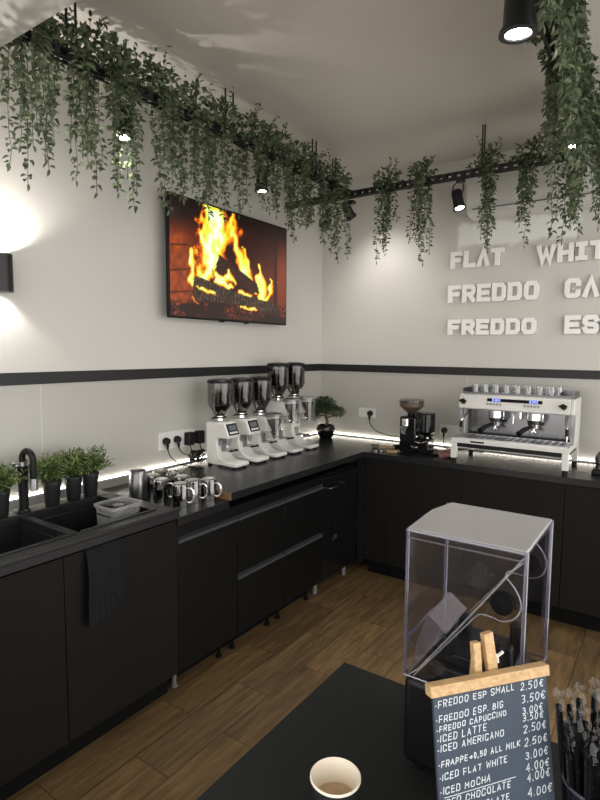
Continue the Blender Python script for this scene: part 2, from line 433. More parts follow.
def drawer_unit(y0, y1, label, drawers, foot_mat=m_foot):
    t = thing('drawer_cabinet', label, 'cabinet')
    b = MB().box(.02, .035, y0+.002, y1-.002, .11, .815).box(.02, XF-.03, y0+.002, y0+.018, .11, .815).box(.02, XF-.03, y1-.018, y1-.002, .11, .815)
    b.box(.02, XF-.03, y0+.018, y1-.018, .11, .126).box(.02, XF-.03, y0+.018, y1-.018, .80, .815)
    b.build('carcass', m_drw, t)
    for kind, z0, z1, pull in drawers:
        f = MB().box(XF-.022, XF-.004, y0+.002, y1-.002, z0, z1).build(kind, m_drw, t, bevel=.0015)
        if pull:
            MB().prism([(XF-.03,z1+.004),(XF-.006,z1+.001),(XF+.003,z1+.007),(XF+.003,z1+.020),(XF-.030,z1+.030)], 1, y0+.003, y1-.003).build('pull', m_pull, f)
    MB().box(.545,.557,y0+.001,y1-.001,0,.11).build('plinth', m_kick, t)  # black board added behind the feet to darken the open gap under the drawers
    for y in (y0+.05, y1-.05):
        MB().cyl((.60,y,0),(.60,y,.012),.016,n=14).cyl((.60,y,.012),(.60,y,.11),.010,n=12).build('foot', foot_mat if y < (y0+y1)/2 else m_kick, t)
    return t
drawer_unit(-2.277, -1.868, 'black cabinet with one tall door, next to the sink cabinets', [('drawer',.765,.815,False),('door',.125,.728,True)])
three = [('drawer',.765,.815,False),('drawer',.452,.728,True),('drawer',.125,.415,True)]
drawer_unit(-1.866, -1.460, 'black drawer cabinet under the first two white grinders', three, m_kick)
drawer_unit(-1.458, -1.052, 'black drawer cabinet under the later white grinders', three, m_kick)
fr = thing('undercounter_fridge', 'black undercounter fridge with a bar handle in the counter corner', 'fridge')
MB().box(.03, .64, -1.045, -.57, .08, .80).build('body', m_black, fr, bevel=.004)
d_ = MB().box(.642, .672, -1.043, -.572, .12, .79).build('door', m_gblack, fr, bevel=.004)
MB().tube([(.672,-.98,.72),(.695,-.98,.72),(.70,-.97,.72),(.70,-.80,.72),(.695,-.79,.72),(.672,-.79,.72)], .006, 8).build('handle', m_dsteel, d_)
MB().lathe([(0,0),(.012,0),(.012,.006),(0,.006)],14,mtx=Matrix.Translation((.672,-.86,.37)) @ Matrix.Rotation(PI/2,4,'Y')).box(.672,.676,-.90,-.84,.35,.365).build('lock', m_steel, d_)
for y in (-1.0,-.62):
    MB().cyl((.60,y,0),(.60,y,.08),.016,n=12).build('foot', m_foot, fr)

# back counter -----------------------------------------------------------
bt = MB().box(.714, 3.3, -.558, -.002, .86, H)
tag(bt.build('back_worktop', m_top, bevel=.0015), 'black worktop along the letter wall, carrying the espresso machine', 'worktop')
YF = -.54
def back_unit(x0, x1, label, filler=False):
    t = thing('base_cabinet', label, 'cabinet')
    b = MB().box(x0+.002, x0+.018, YF+.02, -.02, .11, .858).box(x1-.018, x1-.002, YF+.02, -.02, .11, .858).box(x0+.018, x1-.018, YF+.02, -.02, .11, .126).box(x0+.018,x1-.018,-.032,-.02,.126,.858)
    b.build('carcass', m_drw, t)
    MB().box(x0+.0015, x1-.0015, YF, YF+.018, .12, .857).build('door', m_lam, t, bevel=.0015)
    MB().box(x0+.001, x1-.001, -.46, -.448, 0, .12).build('plinth', m_kick, t)
    for x in (x0+.06, x1-.06): MB().cyl((x,-.40,0),(x,-.40,.11),.015,n=10).build('foot', m_kick, t)
    return t
CORNER = back_unit(.716, .893, 'narrow dark filler cabinet in the corner beside the fridge')
MB().box(.675,.7155,-.566,-.541,.10,.857).build('corner_panel', m_lam, CORNER)
back_unit(.893, 1.409, 'dark handleless cabinet below the black grinder')
back_unit(1.409, 2.005, 'dark handleless cabinet below the espresso machine')
back_unit(2.005, 2.60, 'dark handleless cabinet past the espresso machine, behind the menu board')
back_unit(2.60, 3.20, 'dark handleless cabinet ending the letter wall counter')

# LED strips -------------------------------------------------------------
def led(name, label, p0, p1, along, n):
    t = thing(name, label, 'light')
    b = MB(); d = MB()
    if along == 'y':
        b.box(.0015,.012,p0,p1,H+.002,H+.012)
        for k in range(n):
            y = p0+(k+.5)*(p1-p0)/n; d.box(.003,.011,y-.012,y+.012,H+.0121,H+.0155)
    else:
        b.box(p0,p1,-.012,-.0015,H+.002,H+.012)
        for k in range(n):
            x = p0+(k+.5)*(p1-p0)/n; d.box(x-.012,x+.012,-.011,-.003,H+.0121,H+.0155)
    b.build('channel', m_wplast, t); d.build('diodes', m_led, t)['kind'] = 'stuff'
led('led_strip', 'lit LED strip at the foot of the TV wall behind the sink and grinders', -3.9, -.013, 'y', 130)
led('led_strip', 'lit LED strip at the foot of the letter wall behind the espresso machine', .013, 3.2, 'x', 106)

# ------------------------------------------------------------------ towel, tub
def towel():
    b = MB(); nx, nz = 26, 22
    y0, y1 = -2.745, -2.605
    V = []
    path = [(.665,.835),(.6665,.849),(.678,.8505),(.690,.8505),(.697,.848),(.704,.838)]
    for j in range(nz): path.append((.705+.004*math.sin(j*.3), .836-.258*(j+1)/nz))
    for j, (x, z) in enumerate(path):
        q = max(0, j-4)/nz
        for i in range(nx+1):
            u = i/nx; y = y0+(y1-y0)*u + .018*q*(u-.3)
            fold = .010*math.sin(u*19+1.2*q)*min(1,q*1.5+.1)+.006*math.sin(u*41+q*3)*q
            zz = z - (0.035*math.sin(u*2.6+.6)*q**2 if j > 5 else 0) + (.05*q*u*q if j > 5 else 0)
            V.append((x+(abs(fold)+.001 if j > 4 else 0)+.012*q, y, zz))
    m_ = len(path); Fs = [(j*(nx+1)+i, j*(nx+1)+i+1, (j+1)*(nx+1)+i+1, (j+1)*(nx+1)+i) for j in range(m_-1) for i in range(nx)]
    b.add(V, Fs); o = b.build('towel', m_towel, angle=180)
    s_ = o.modifiers.new('solid', 'SOLIDIFY'); s_.thickness = .004; s_.offset = 1
    return tag(o, 'navy towel hanging on a dark sink cabinet door under the sink edge', 'towel')
towel()
tb = thing('plastic_tub', 'clear plastic tub standing in the far sink bowl', 'container', (.535,-2.475,.7125))
def tub_shell(w0, w1, h, t):
    b = MB()
    def ring(hx, hy, z, r=.02, n=5):
        pts = []
        for cx, cy, a0 in ((hx-r,hy-r,0),(-hx+r,hy-r,PI/2),(-hx+r,-hy+r,PI),(hx-r,-hy+r,1.5*PI)):
            for k in range(n): a = a0+PI/2*k/(n-1); pts.append((cx+r*math.cos(a), cy+r*math.sin(a), z))
        return pts
    rings = [ring(.001,.001,0,.0005), ring(w0[0],w0[1],0), ring(w1[0],w1[1],h), ring(w1[0]+.006,w1[1]+.006,h), ring(w1[0]+.006,w1[1]+.006,h-.012)]
    n = len(rings[0]); V = [p for r in rings for p in r]
    b.add(V, [(i*n+k, i*n+(k+1)%n, (i+1)*n+(k+1)%n, (i+1)*n+k) for i in range(len(rings)-1) for k in range(n)])
    return b
tub_shell((.055,.062),(.068,.074),.232,.003).build('shell', m_tub, tb, angle=50)
tub_shell((.05,.057),(.059,.066),.195,.003).build('dark_contents', m_black, tb, (0,0,.005))
MB().box(-.05,.04,-.04,.05,.205,.222, mtx=Matrix.Rotation(.12,4,'X')).box(-.03,.03,-.05,.03,.213,.228, mtx=Matrix.Rotation(-.1,4,'Y')).build('black_utensils', m_black, tb, bevel=.004)
MB().cyl((.045,-.03,.20),(.045,-.03,.238),.020,.024,n=18).build('small_cup', m_glass, tb)

# ------------------------------------------------------------------ green pots
def leaf_geo(b, p, d, up, L, W, mi=0, fold=.25):
    d = d.normalized(); s_ = d.cross(up)
    if s_.length < 1e-4: s_ = d.orthogonal()
    s_.normalize(); n = s_.cross(d)
    def P(a, w, h): return p+d*(a*L)+s_*(w*W)+n*(h*W)
    b.add([P(0,0,0),P(.3,.42,fold),P(.65,.40,fold*.8-.05),P(1,0,-.25),P(.65,-.40,fold*.8-.05),P(.3,-.42,fold)], [(0,1,2,3),(0,3,4,5)], mi)
def pot_plant(x, y, label, seed, rz=0):
    r = random.Random(seed)
    t = thing('potted_plant', label, 'plant', (x,y,H), rz, 'potted plants behind the sink')
    MB().lathe([(0,0),(.029,0),(.030,.002),(.040,.100),(.042,.101),(.042,.112),(.039,.112),(.037,.095),(0,.095)], 24).build('pot', m_bmetal, t)
    MB().lathe([(0,.094),(.036,.0955)], 16).build('soil', m_soil, t)
    b = MB(); st = MB()
    for k in range(105):
        a = r.uniform(0,2*PI); lean = r.uniform(.05,1.05); hgt = r.uniform(.03,.125)
        p0 = Vector((r.uniform(-.025,.025), r.uniform(-.025,.025), .096))
        tip = p0+Vector((math.cos(a)*lean*.115, math.sin(a)*lean*.115, hgt))
        mid = (p0+tip)/2+Vector((0,0,.02))
        pts = [p0, mid, tip]
        st.tube(pts, .0009, 3, cap=False)
        for q in range(9):
            u = .25+.75*q/8
            p = p0.lerp(mid, u*2) if u < .5 else mid.lerp(tip, u*2-1)
            d = Vector((r.uniform(-1,1), r.uniform(-1,1), r.uniform(-.1,1)))
            leaf_geo(b, p, d, Vector((0,0,1)), r.uniform(.016,.030), r.uniform(.006,.010))
    b.build('foliage', m_grass, t, flat=True); st.build('stem', m_vstem, t, flat=True)
pot_plant(.196, -2.575, 'leafy green pot plant beside the faucet, facing the wide gap', 1)
pot_plant(.186, -2.462, 'leafy green pot plant, middle one of the three past the faucet', 2)
pot_plant(.186, -2.372, 'leafy green pot plant nearest the mugs', 3)
pot_plant(.183, -2.80, 'leafy green pot plant cut by the picture edge, before the faucet', 4)

# ------------------------------------------------------------------ mugs
def make_mug(label, x, y, s=1.0, rz=0.):
    t = thing('glass_mug', label, 'mug', (x,y,.86), rz, 'upturned glass mugs on the low worktop')
    t.scale = (s*1.06,s*1.06,s*.93)
    prof = [(.036,0),(.0385,0),(.039,.006),(.038,.05),(.0375,.1),(.036,.112),(.030,.116),(.0,.116),(.0,.104),(.030,.102),(.034,.096),(.0345,.05),(.034,0)]
    MB().lathe(prof, 28).build('glass_body', m_mug, t)
    MB().lathe([(0,.1165),(.026,.1165),(.033,.114),(.0355,.108),(.031,.1075),(0,.1075)], 14).build('thick_base', m_mugbase, t, angle=20)
    MB().tube([(.034,0,.092),(.052,0,.094),(.063,0,.085),(.066,0,.06),(.062,0,.034),(.050,0,.022),(.036,0,.024)], .0048, 8).build('handle', m_mughandle, t)
    return t
m_mug = clear('dark_mug_glass', (.50,.49,.47,1), .16, .06, .9)
m_mugbase = mat('mug_base_glass', srgb(235,235,235), .06, .85)
m_mughandle = mat('mug_handle_glass', srgb(228,228,228), .1, .8)
hx_ = .42
mugs = [(.425,-2.135,1.02,'upturned glass mug beside the big steel pitcher, front row'),(.575,-2.150,1.05,'upturned glass mug at the front corner of the group'),
        (.57,-2.066,1.05,'upturned glass mug, second along the worktop edge'),(.60,-1.984,1.0,'upturned glass mug next to the raw chipboard end'),
        (.31,-2.09,1.,'upturned glass mug behind the steel pitcher'),(.462,-2.035,1.03,'upturned glass mug in the middle of the group'),
        (.36,-1.995,1.03,'upturned glass mug behind the middle one, towards the first grinder'),(.255,-1.995,1.,'upturned glass mug closest to the wall and its plugs')]
for x, y, s_, lb in mugs: make_mug(lb, x, y, s_, hx_+R.uniform(-.25,.25))
pt = thing('steel_pitcher', 'tall dark steel pitcher at the end of the mugs, beside the sink', 'pitcher', (.295,-2.175,.86), 2.6)
MB().lathe([(0,0),(.042,0),(.044,.004),(.045,.08),(.040,.12),(.041,.133),(.039,.133),(.038,.12),(.042,.08),(.041,.006),(0,.006)], 28).build('body', m_steel, pt)
pt.scale = (1.,1.,1.06)
MB().tube([(.04,0,.115),(.062,0,.11),(.07,0,.09),(.068,0,.05),(.044,0,.03)], .0045, 8).build('handle', m_steel, pt)

# ------------------------------------------------------------------ white grinders
def hopper(t, x, z, s=1.0, fill=.6):
    r = .076*s
    prof = [(.024,0),(.034,.006),(r*.66,.034*s),(r*.98,.072*s),(r,.078*s),(r,.215*s),(r-.003,.215*s),(r-.003,.079*s),(r*.64,.036*s),(.031,.008),(.021,.002)]
    h = MB().lathe(prof, 32, (x,0,z)).build('hopper', m_hop, t)
    f = .105*s+fill*.1*s
    MB().lathe([(0,.004),(.028,.009),(r*.63,.038*s),(r*.955,.077*s),(r*.955,f),(0,f+.008)], 28, (x,0,z)).build('coffee_beans', m_bean, h)
    MB().lathe([(0,.234*s),(r*.5,.233*s),(r*.96,.227*s),(r*1.05,.219*s),(r*1.05,.207*s),(r*.97,.213*s),(0,.2165*s)], 32, (x,0,z)).build('hopper_lid', m_black, h)
    MB().cyl((x,0,z-.028),(x,0,z+.004),.026,.024,n=20).build('hopper_collar', m_chrome, t)
    MB().cyl((x,0,z-.012),(x,0,z-.004),.04,n=20).cyl((x,-.03,z-.008),(x,-.075,z-.008),.004,n=8).build('grind_ring', m_black, t)
def grinder(y, label, tall=False, doser=False, rz=0., fill=.85):
    t = thing('coffee_grinder', label, 'grinder', (.255,y,H), rz, 'white coffee grinders in a row')
    dz = .085 if tall else 0.
    hw = .058
    # foot: low tongue widening to the front
    fz = .012
    b = MB()
    pl = [(-.115,-hw),(.02,-hw),(.10,-.070),(.128,-.062),(.135,-.04),(.135,.04),(.128,.062),(.10,.070),(.02,hw),(-.115,hw)]
    b.prism(pl, 2, fz, fz+.022)
    b.prism([(-.115,fz+.02),(.06,fz+.02),(.01,fz+.035),(-.02,fz+.065),(-.033,fz+.12),(-.115,fz+.12)], 1, -hw+.004, hw-.004)
    b.build('base', m_white, t, bevel=.006, seg=3)
    zt = .270+dz
    side = [(-.118,.03),(-.035,.03),(-.035,.175+dz),(.062,.175+dz),(.066,.19+dz),(.034,zt-.006),(.024,zt),(-.108,zt),(-.118,zt-.01)]
    MB().prism(side, 1, -.056, .056).build('body', m_white, t, bevel=.007, seg=3)
    # sloped front display
    if not doser:
        p0 = Vector((.066,0,.19+dz)); p1 = Vector((.034,0,zt-.006)); dv = (p1-p0); nrm = Vector((-dv.z,0,dv.x)).normalized()*-1
        ang = math.atan2(dv.x, dv.z)
        mt = Matrix.Translation(p0+dv*.5+nrm*.0015) @ Matrix.Rotation(ang,4,'Y')
        L = dv.length
        d = MB().box(-.002,.003,-.046,.044,-L*.44,L*.46, mtx=mt).build('display', m_gblack, t, bevel=.001)
        MB().box(.003,.0036,-.034,.030,-.006,L*.32, mtx=mt).build('screen', m_gscreen, d)
        kb = MB()
        for k in range(4): kb.box(.003,.0045,-.036+k*.018,-.024+k*.018,-L*.33,-L*.18, mtx=mt)
        kb.build('keys', m_wplast, d)
        MB().cyl((.02,0,.175+dz),(.02,0,.13+dz),.017,.012,n=16).build('spout', m_alu, t)
        MB().box(-.036,-.031,-.035,.035,.05,.165).build('recess_plate', m_steel, t)
    # portafilter fork
    MB().box(-.034,-.02,-.018,.018,.085,.15).tube([(-.02,-.022,.098),(.05,-.026,.098)],.004,8).tube([(-.02,.022,.098),(.05,.026,.098)],.004,8).build('fork_bracket', m_alu, t)
    MB().box(.05,.066,-.034,-.018,.094,.104).box(.05,.066,.018,.034,.094,.104).box(.058,.066,-.034,.034,.094,.100).build('fork_hook', m_black, t, bevel=.001)
    for sx in (-.095,.105):
        for sy in (-.045,.045): MB().cyl((sx,sy,0),(sx,sy,.0125),.013,n=12).build('rubber_foot', m_black, t)
    if doser:
        z0 = .118+dz; x = .062
        MB().lathe([(.046,0),(.055,.004),(.058,.10),(.058,.165),(.055,.165),(.054,.10),(.046,.004)], 28, (x,0,z0)).build('doser_chamber', m_doser, t)
        MB().lathe([(0,.0),(.005,.0),(.047,.112),(.049,.128),(0,.132)], 20, (x,0,z0+.004)).build('ground_coffee', m_bean, t)
        MB().lathe([(0,.178),(.04,.178),(.058,.173),(.061,.166),(.055,.164),(0,.168)], 28, (x,0,z0)).build('doser_lid', m_steel, t)
        MB().tube([(x,-.04,z0+.03),(x+.03,-.055,z0+.03),(x+.075,-.06,z0+.032)],.004,8).build('dosing_lever', m_chrome, t)
    hopper(t, -.052, zt+.033, .98 if not tall else 1.0, fill)
    return t
grinder(-1.475, 'white coffee grinder with a display, first from the mugs', fill=.38)
grinder(-1.275, 'white coffee grinder with a display, second from the mugs')
grinder(-1.080, 'white coffee grinder with a clear dosing chamber, the lower one of three', doser=True)
grinder(-.885, 'tall white coffee grinder with a dosing chamber, second from the bonsai', True, True)
grinder(-.688, 'tall white coffee grinder with a dosing chamber, next to the bonsai', True, True)

# ------------------------------------------------------------------ bonsai
bo = thing('bonsai_tree', 'small bonsai tree in a black pot in the counter corner', 'plant', (.165,-.185,H))
MB().lathe([(0,0),(.045,0),(.052,.006),(.074,.05),(.078,.075),(.068,.1),(.058,.106),(.054,.104),(.06,.09),(0,.09)], 28).build('pot', m_gblack, bo)
MB().lathe([(0,.091),(.058,.092)],16).build('soil', m_soil, bo)
MB().tube([(0,0,.088),(.012,.005,.13),(-.004,.004,.17),(.004,0,.21),(0,0,.25)],[.016,.013,.012,.009,.005],10).tube([(.0,.0,.16),(.05,.03,.18),(.09,.055,.195)],[.008,.006,.003],8).tube([(0,0,.18),(-.05,-.02,.18),(-.08,-.05,.175)],[.007,.005,.003],8).build('trunk', m_trunk, bo)
fb_ = MB(); rb = random.Random(11)
for c, rad, n_ in (((-.015,0,.275),(.095,.09,.058),950),((.075,.05,.215),(.07,.06,.042),500),((-.105,-.04,.185),(.07,.06,.045),520),((.035,-.03,.24),(.075,.07,.04),380),((-.05,.0,.24),(.07,.07,.045),420)):
    for k in range(n_):
        a = rb.uniform(0,2*PI); w = rb.uniform(-1,1); rr_ = rb.random()**.4; s_ = math.sqrt(1-w*w)
        p = Vector((c[0]+rad[0]*rr_*s_*math.cos(a), c[1]+rad[1]*rr_*s_*math.sin(a), c[2]+rad[2]*rr_*w))
        d = Vector((math.cos(a)*s_+rb.uniform(-.6,.6), math.sin(a)*s_+rb.uniform(-.6,.6), w+rb.uniform(-.2,.7)))
        leaf_geo(fb_, p, d, Vector((0,0,1)), rb.uniform(.012,.02), rb.uniform(.006,.009))
fb_.build('foliage', m_bons, bo, flat=True)

# ------------------------------------------------------------------ black grinder on a tray
bg = thing('black_grinder', 'black coffee grinder with a tan bean hopper', 'grinder', (1.022,-.33,H+.0065))
MB().box(-.10,.022,-.10,.08,0,.25).build('motor_body', m_gblack, bg, bevel=.012, seg=3)
MB().lathe([(.0,.0),(.022,0),(.026,.02),(.07,.055),(.084,.07),(.086,.10),(.082,.10),(.078,.072),(0,.03)],28,(-.055,0,.245)).build('bean_hopper', m_brass, bg)['label'] = 'tan bean hopper'
MB().lathe([(0,.1),(.08,.1),(.088,.104),(.088,.112),(.08,.118),(0,.12)],28,(-.055,0,.245)).build('hopper_lid', m_hop, bg)
MB().cyl((-.055,0,.24),(-.055,0,.265),.028,n=20).build('collar', m_black, bg)
MB().cyl((-.058,-.085,.19),(-.058,-.085,.235),.03,n=20).prism([(-.088,.19),(-.028,.19),(-.045,.13),(-.07,.13)],1,-.125,-.085).build('funnel', m_chrome, bg)
MB().lathe([(0,.150),(.062,.150),(.067,.156),(.067,.275),(.060,.283),(0,.283)],28,(.072,-.055,0)).build('doser_drum', m_gblack, bg)
MB().lathe([(0,.135),(.03,.13),(.062,.15),(.062,.157),(0,.157)],28,(.072,-.05,0)).build('drum_rim', m_chrome, bg)
MB().box(.03,.112,-.10,.02,0,.10).box(.045,.10,-.02,.03,.10,.15).build('drum_stand', m_gblack, bg, bevel=.008)
MB().tube([(.03,-.11,.085),(.06,-.135,.08),(.09,-.14,.085),(.115,-.12,.10)],.006,8).tube([(.0,-.112,.05),(.03,-.13,.045),(.055,-.13,.05)],.008,8).build('portafilter_fork', m_chrome, bg)
MB().ball((.108,-.105,.115),.012,8).ball((.03,-.105,.118),.010,8).build('adjusting_knob', m_chrome, bg)
tr = MB().lathe([(0,0),(.125,0),(.137,.004),(.140,.013),(.137,.013),(.125,.006),(0,.005)],40,(1.05,-.345,H+.0005))
tag(tr.build('round_tray', m_dsteel), 'round dark steel tray under the black grinder', 'tray')
def small_prop(name, label, cat, b, mats, **k): return tag(b.build(name, mats, **k), label, cat)
tp = thing('tamper', 'squat steel tamper with a dark cap in the counter corner', 'tamper', (.775,-.50,H))
MB().lathe([(0,0),(.029,0),(.029,.018),(.014,.026),(.011,.03),(0,.03)],24).build('steel_base', m_dsteel, tp)
MB().lathe([(0,.03),(.012,.03),(.026,.036),(.028,.046),(.024,.052),(0,.053)],24).build('cap', m_brass, tp)
br = thing('cleaning_brush', 'wooden cleaning brush lying before the black grinder', 'brush', (.83,-.40,H+.016), .75)
MB().tube([(-.09,0,.0),(-.05,0,.004),(0,0,.004),(.04,0,0)],[.006,.010,.010,.012],12).build('handle', m_dwood, br)
MB().box(.04,.085,-.016,.016,-.012,.024).build('bristles', m_black, br, bevel=.003)
sp = MB().tube([(.80,-.44,H+.006),(.86,-.27,H+.014),(.90,-.20,H+.02)],.0025,6)
small_prop('steel_rod', 'thin dark rod lying beside the cleaning brush', 'tool', sp, m_dsteel)
wb = MB().box(-.035,.035,-.02,.02,0,.02, mtx=Matrix.Translation((.888,-.475,H+.0005)) @ Matrix.Rotation(.5,4,'Z'))
small_prop('wooden_block', 'small wooden block at the foot of the black grinder', 'block', wb, m_dwood, bevel=.004)
def crumple(c, rx, ry, rz_, seed, n=20):
    r = random.Random(seed); b = MB(); V = []; ph = [(r.uniform(2,7), r.uniform(2,6), r.uniform(0,6)) for _ in range(5)]
    for i in range(n+1):
        th = PI*i/n
        for k in range(2*n):
            a = PI*k/n; q = 1+.16*sum(math.sin(p[0]*a+p[1]*th+p[2]) for p in ph)/2
            if i in (0, n): q = 1
            z = max(0.0, .5*rz_*(1-math.cos(th)*q) ) if True else 0
            V.append((c[0]+rx*math.sin(th)*math.cos(a)*q, c[1]+ry*math.sin(th)*math.sin(a)*q, c[2]+z))
    b.add(V, [(i*2*n+k, i*2*n+(k+1)%(2*n), (i+1)*2*n+(k+1)%(2*n), (i+1)*2*n+k) for i in range(n) for k in range(2*n)])
    return b
small_prop('pink_cloth', 'crumpled pink cloth between the black grinder and the espresso machine', 'cloth', crumple((1.25,-.385,H),.055,.05,.042,3), m_pink, angle=180)

# ------------------------------------------------------------------ espresso machine
em = thing('espresso_machine', 'white two-group espresso machine under the wall letters', 'espresso machine', (1.668,-.30,H))
W2 = .345
fY, bY = -.212, .17
fN = -.09     # front / back local y
for sx in (-1,1):
    MB().box(sx*W2-.018*sx-.018, sx*W2-.018*sx+.018, fY-.008, fY+.028, .028, .135).build('leg', m_white, em, bevel=.003)
    MB().box(sx*W2-.018*sx-.018, sx*W2-.018*sx+.018, bY-.04, bY-.004, .028, .135).build('leg', m_white, em, bevel=.003)
    for y in (fY+.01, bY-.022): MB().cyl((sx*(W2-.018),y,0),(sx*(W2-.018),y,.03),.015,n=14).build('foot', m_black, em)
MB().box(-W2, W2, fY-.008, fY+.004, .128, .158).box(-W2, -W2+.012, fY, bY, .128, .158).box(W2-.012, W2, fY, bY, .128, .158).box(-W2,W2,bY-.012,bY,.128,.158).build('lower_frame', m_white, em, bevel=.002)
MB().box(-W2+.012, W2-.012, fY+.006, bY-.012, .10, .135).build('drip_pan', m_black, em)
g = MB().box(-W2+.006, W2-.006, fY-.004, fY+.012, .157, .166).box(-W2+.006, W2-.006, -.03, -.014, .157, .166).box(-W2+.006,-W2+.02,fY,-.02,.157,.166).box(W2-.02,W2-.006,fY,-.02,.157,.166)
for k in range(16):
    x = -W2+.03+k*(2*W2-.06)/15; g.box(x-.008, x+.008, fY+.01, -.02, .158, .163)
for k in range(3): 
    y = fY+.05+k*.05; g.box(-W2+.01, W2-.01, y-.003, y+.003, .157, .1625)
g.build('drip_grille', m_steel, em)
MB().box(-.22,-.135,fY-.0095,fY-.0078,.137,.147).build('badge', m_gblack, em)
MB().box(-W2+.023, W2-.023, .05, bY-.005, .15, .34).build('backsplash', m_msteel, em, bevel=.003)
for sx in (-1,1):
    x0 = sx*W2
    MB().prism([(-.02,.158),(bY,.158),(bY,.432),(fN+.03,.432),(fN+.022,.425),(fN-.004,.342),(fN+.008,.335),(.03,.33)], 0, min(x0,x0-sx*.022), max(x0,x0-sx*.022)).build('side_panel', m_white, em, bevel=.004)
    MB().box(min(x0,x0-sx*.02),max(x0,x0-sx*.02),fN+.03,fN+.05,.16,.335).build('side_post', m_alu, em)
fp = MB().prism([(fN+.008,.335),(fN-.004,.342),(fN+.022,.425),(fN+.034,.432),(bY-.02,.432),(bY-.02,.345)],0,-W2+.0225,W2-.0225).build('front_panel', m_white, em, bevel=.004)
# display strip
sl = math.atan2(.026,.083)
mt = Matrix.Translation((0,fN+.0085,.386)) @ Matrix.Rotation(-sl,4,'X')
MB().box(-.165,.165,-.003,.004,.006,.026, mtx=mt).build('display_strip', m_gblack, em, bevel=.001)
dg = MB()
for cx in (-.108,.115):
    for k in range(4):
        x = cx-.02+k*.013
        dg.box(x-.004,x+.004,-.0038,-.003,.0215,.0232,mtx=mt).box(x-.004,x+.004,-.0038,-.003,.0150,.0167,mtx=mt).box(x-.004,x+.004,-.0038,-.003,.0090,.0107,mtx=mt).box(x+.0028,x+.0044,-.0038,-.003,.009,.023,mtx=mt)
        if k % 2 == 0: dg.box(x-.0044,x-.0028,-.0038,-.003,.009,.023,mtx=mt)
dg.build('digits', m_blue, em)
for cx in (-.12,.105):
    for k in range(5): MB().cyl(mt @ Vector((cx-.04+k*.02,-.002,-.012)), mt @ Vector((cx-.04+k*.02,-.006,-.012)), .0065, n=12).build('brew_button', m_alu, em)
for x in (-.315,.315-.03):
    k_ = MB().cyl(mt @ Vector((x,.004,-.005)), mt @ Vector((x,-.03,-.005)), .017, .015, n=20).box(x-.022,x+.022,-.034,-.022,-.011,.001,mtx=mt).build('steam_knob', m_black, em, bevel=.002)
for x, sx in ((-.30,-1),(.30,1)):
    MB().tube([(x,fN+.05,.34),(x,fN+.03,.30),(x+sx*.006,fN+.0,.285),(x+sx*.014,fN-.03,.262),(x+sx*.016,fN-.03,.18)],[.008,.008,.008,.006,.004],10).build('steam_wand', m_chrome, em)
    MB().cyl((x+sx*.016,fN-.03,.215),(x+sx*.0145,fN-.03,.258),.010,n=12).build('wand_grip', m_black, em)
for x in (-.115,.118):
    gh = MB().cyl((x,-.045,.335),(x,-.045,.285),.045,.047,n=28).box(x-.05,x+.05,-.04,.055,.275,.335).build('group_head', m_chrome, em, bevel=.004)
    MB().cyl((x,-.045,.285),(x,-.045,.262),.042,.038,n=28).build('brew_collar', m_dsteel, em)
    pf = MB().cyl((x,-.045,.262),(x,-.045,.238),.036,.033,n=24).tube([(x,-.045,.24),(x,-.045,.222),(x+.018,-.05,.208)],.008,10).tube([(x,-.045,.24),(x,-.045,.222),(x-.018,-.05,.208)],.008,10).build('portafilter', m_chrome, em)
    MB().tube([(x-.008,-.075,.25),(x-.04,-.13,.235),(x-.06,-.18,.212)],[.010,.014,.017],14).build('handle', m_black, pf)
MB().tube([(.0,fN+.03,.34),(.0,fN+.015,.31),(0,fN+.01,.26)],[.009,.008,.006],10).cyl((.035,-.05,.335),(.035,-.05,.29),.012,n=12).build('water_spout', m_chrome, em)
rl = MB().box(-W2+.01,-W2+.016,-.05,bY-.02,.434,.470).box(W2-.016,W2-.01,-.05,bY-.02,.434,.470).box(-W2+.01,W2-.01,bY-.026,bY-.02,.434,.470).box(-W2+.016,W2-.016,-.05,-.046,.434,.446)
rl.build('cup_rail', m_dsteel, em, bevel=.001)
# glasses on top
def glass(x, y, label):
    t = tag(MB().lathe([(.024,0),(.026,0),(.0235,.05),(.021,.066),(0,.068),(0,.058),(.019,.056),(.0215,.05),(.0225,0)],18,(0,0,0)).build('shot_glass', m_glass, None, (x,y,H+.4325)), label, 'glass', 'upturned glasses on the espresso machine')
for row, yy in (('front',-.31),('back',-.235)):
    for k in range(8):
        glass(1.405+k*.066+(0 if row == 'front' else .03), yy, f'{ORD[k]} glass from the black grinder in the {row} row on the espresso machine')
ds = thing('steel_dome', 'steel dome on a black base past the espresso machine', 'kitchen tool', (2.165,-.33,H))
MB().prism([(-.05,0),(.05,0),(.045,.03),(-.045,.03)],1,-.06,.06).build('base', m_black, ds, bevel=.006)
MB().lathe([(0,.03),(.036,.03),(.034,.055),(.04,.065),(.036,.10),(.02,.13),(0,.136)],24).build('dome', m_dsteel, ds)

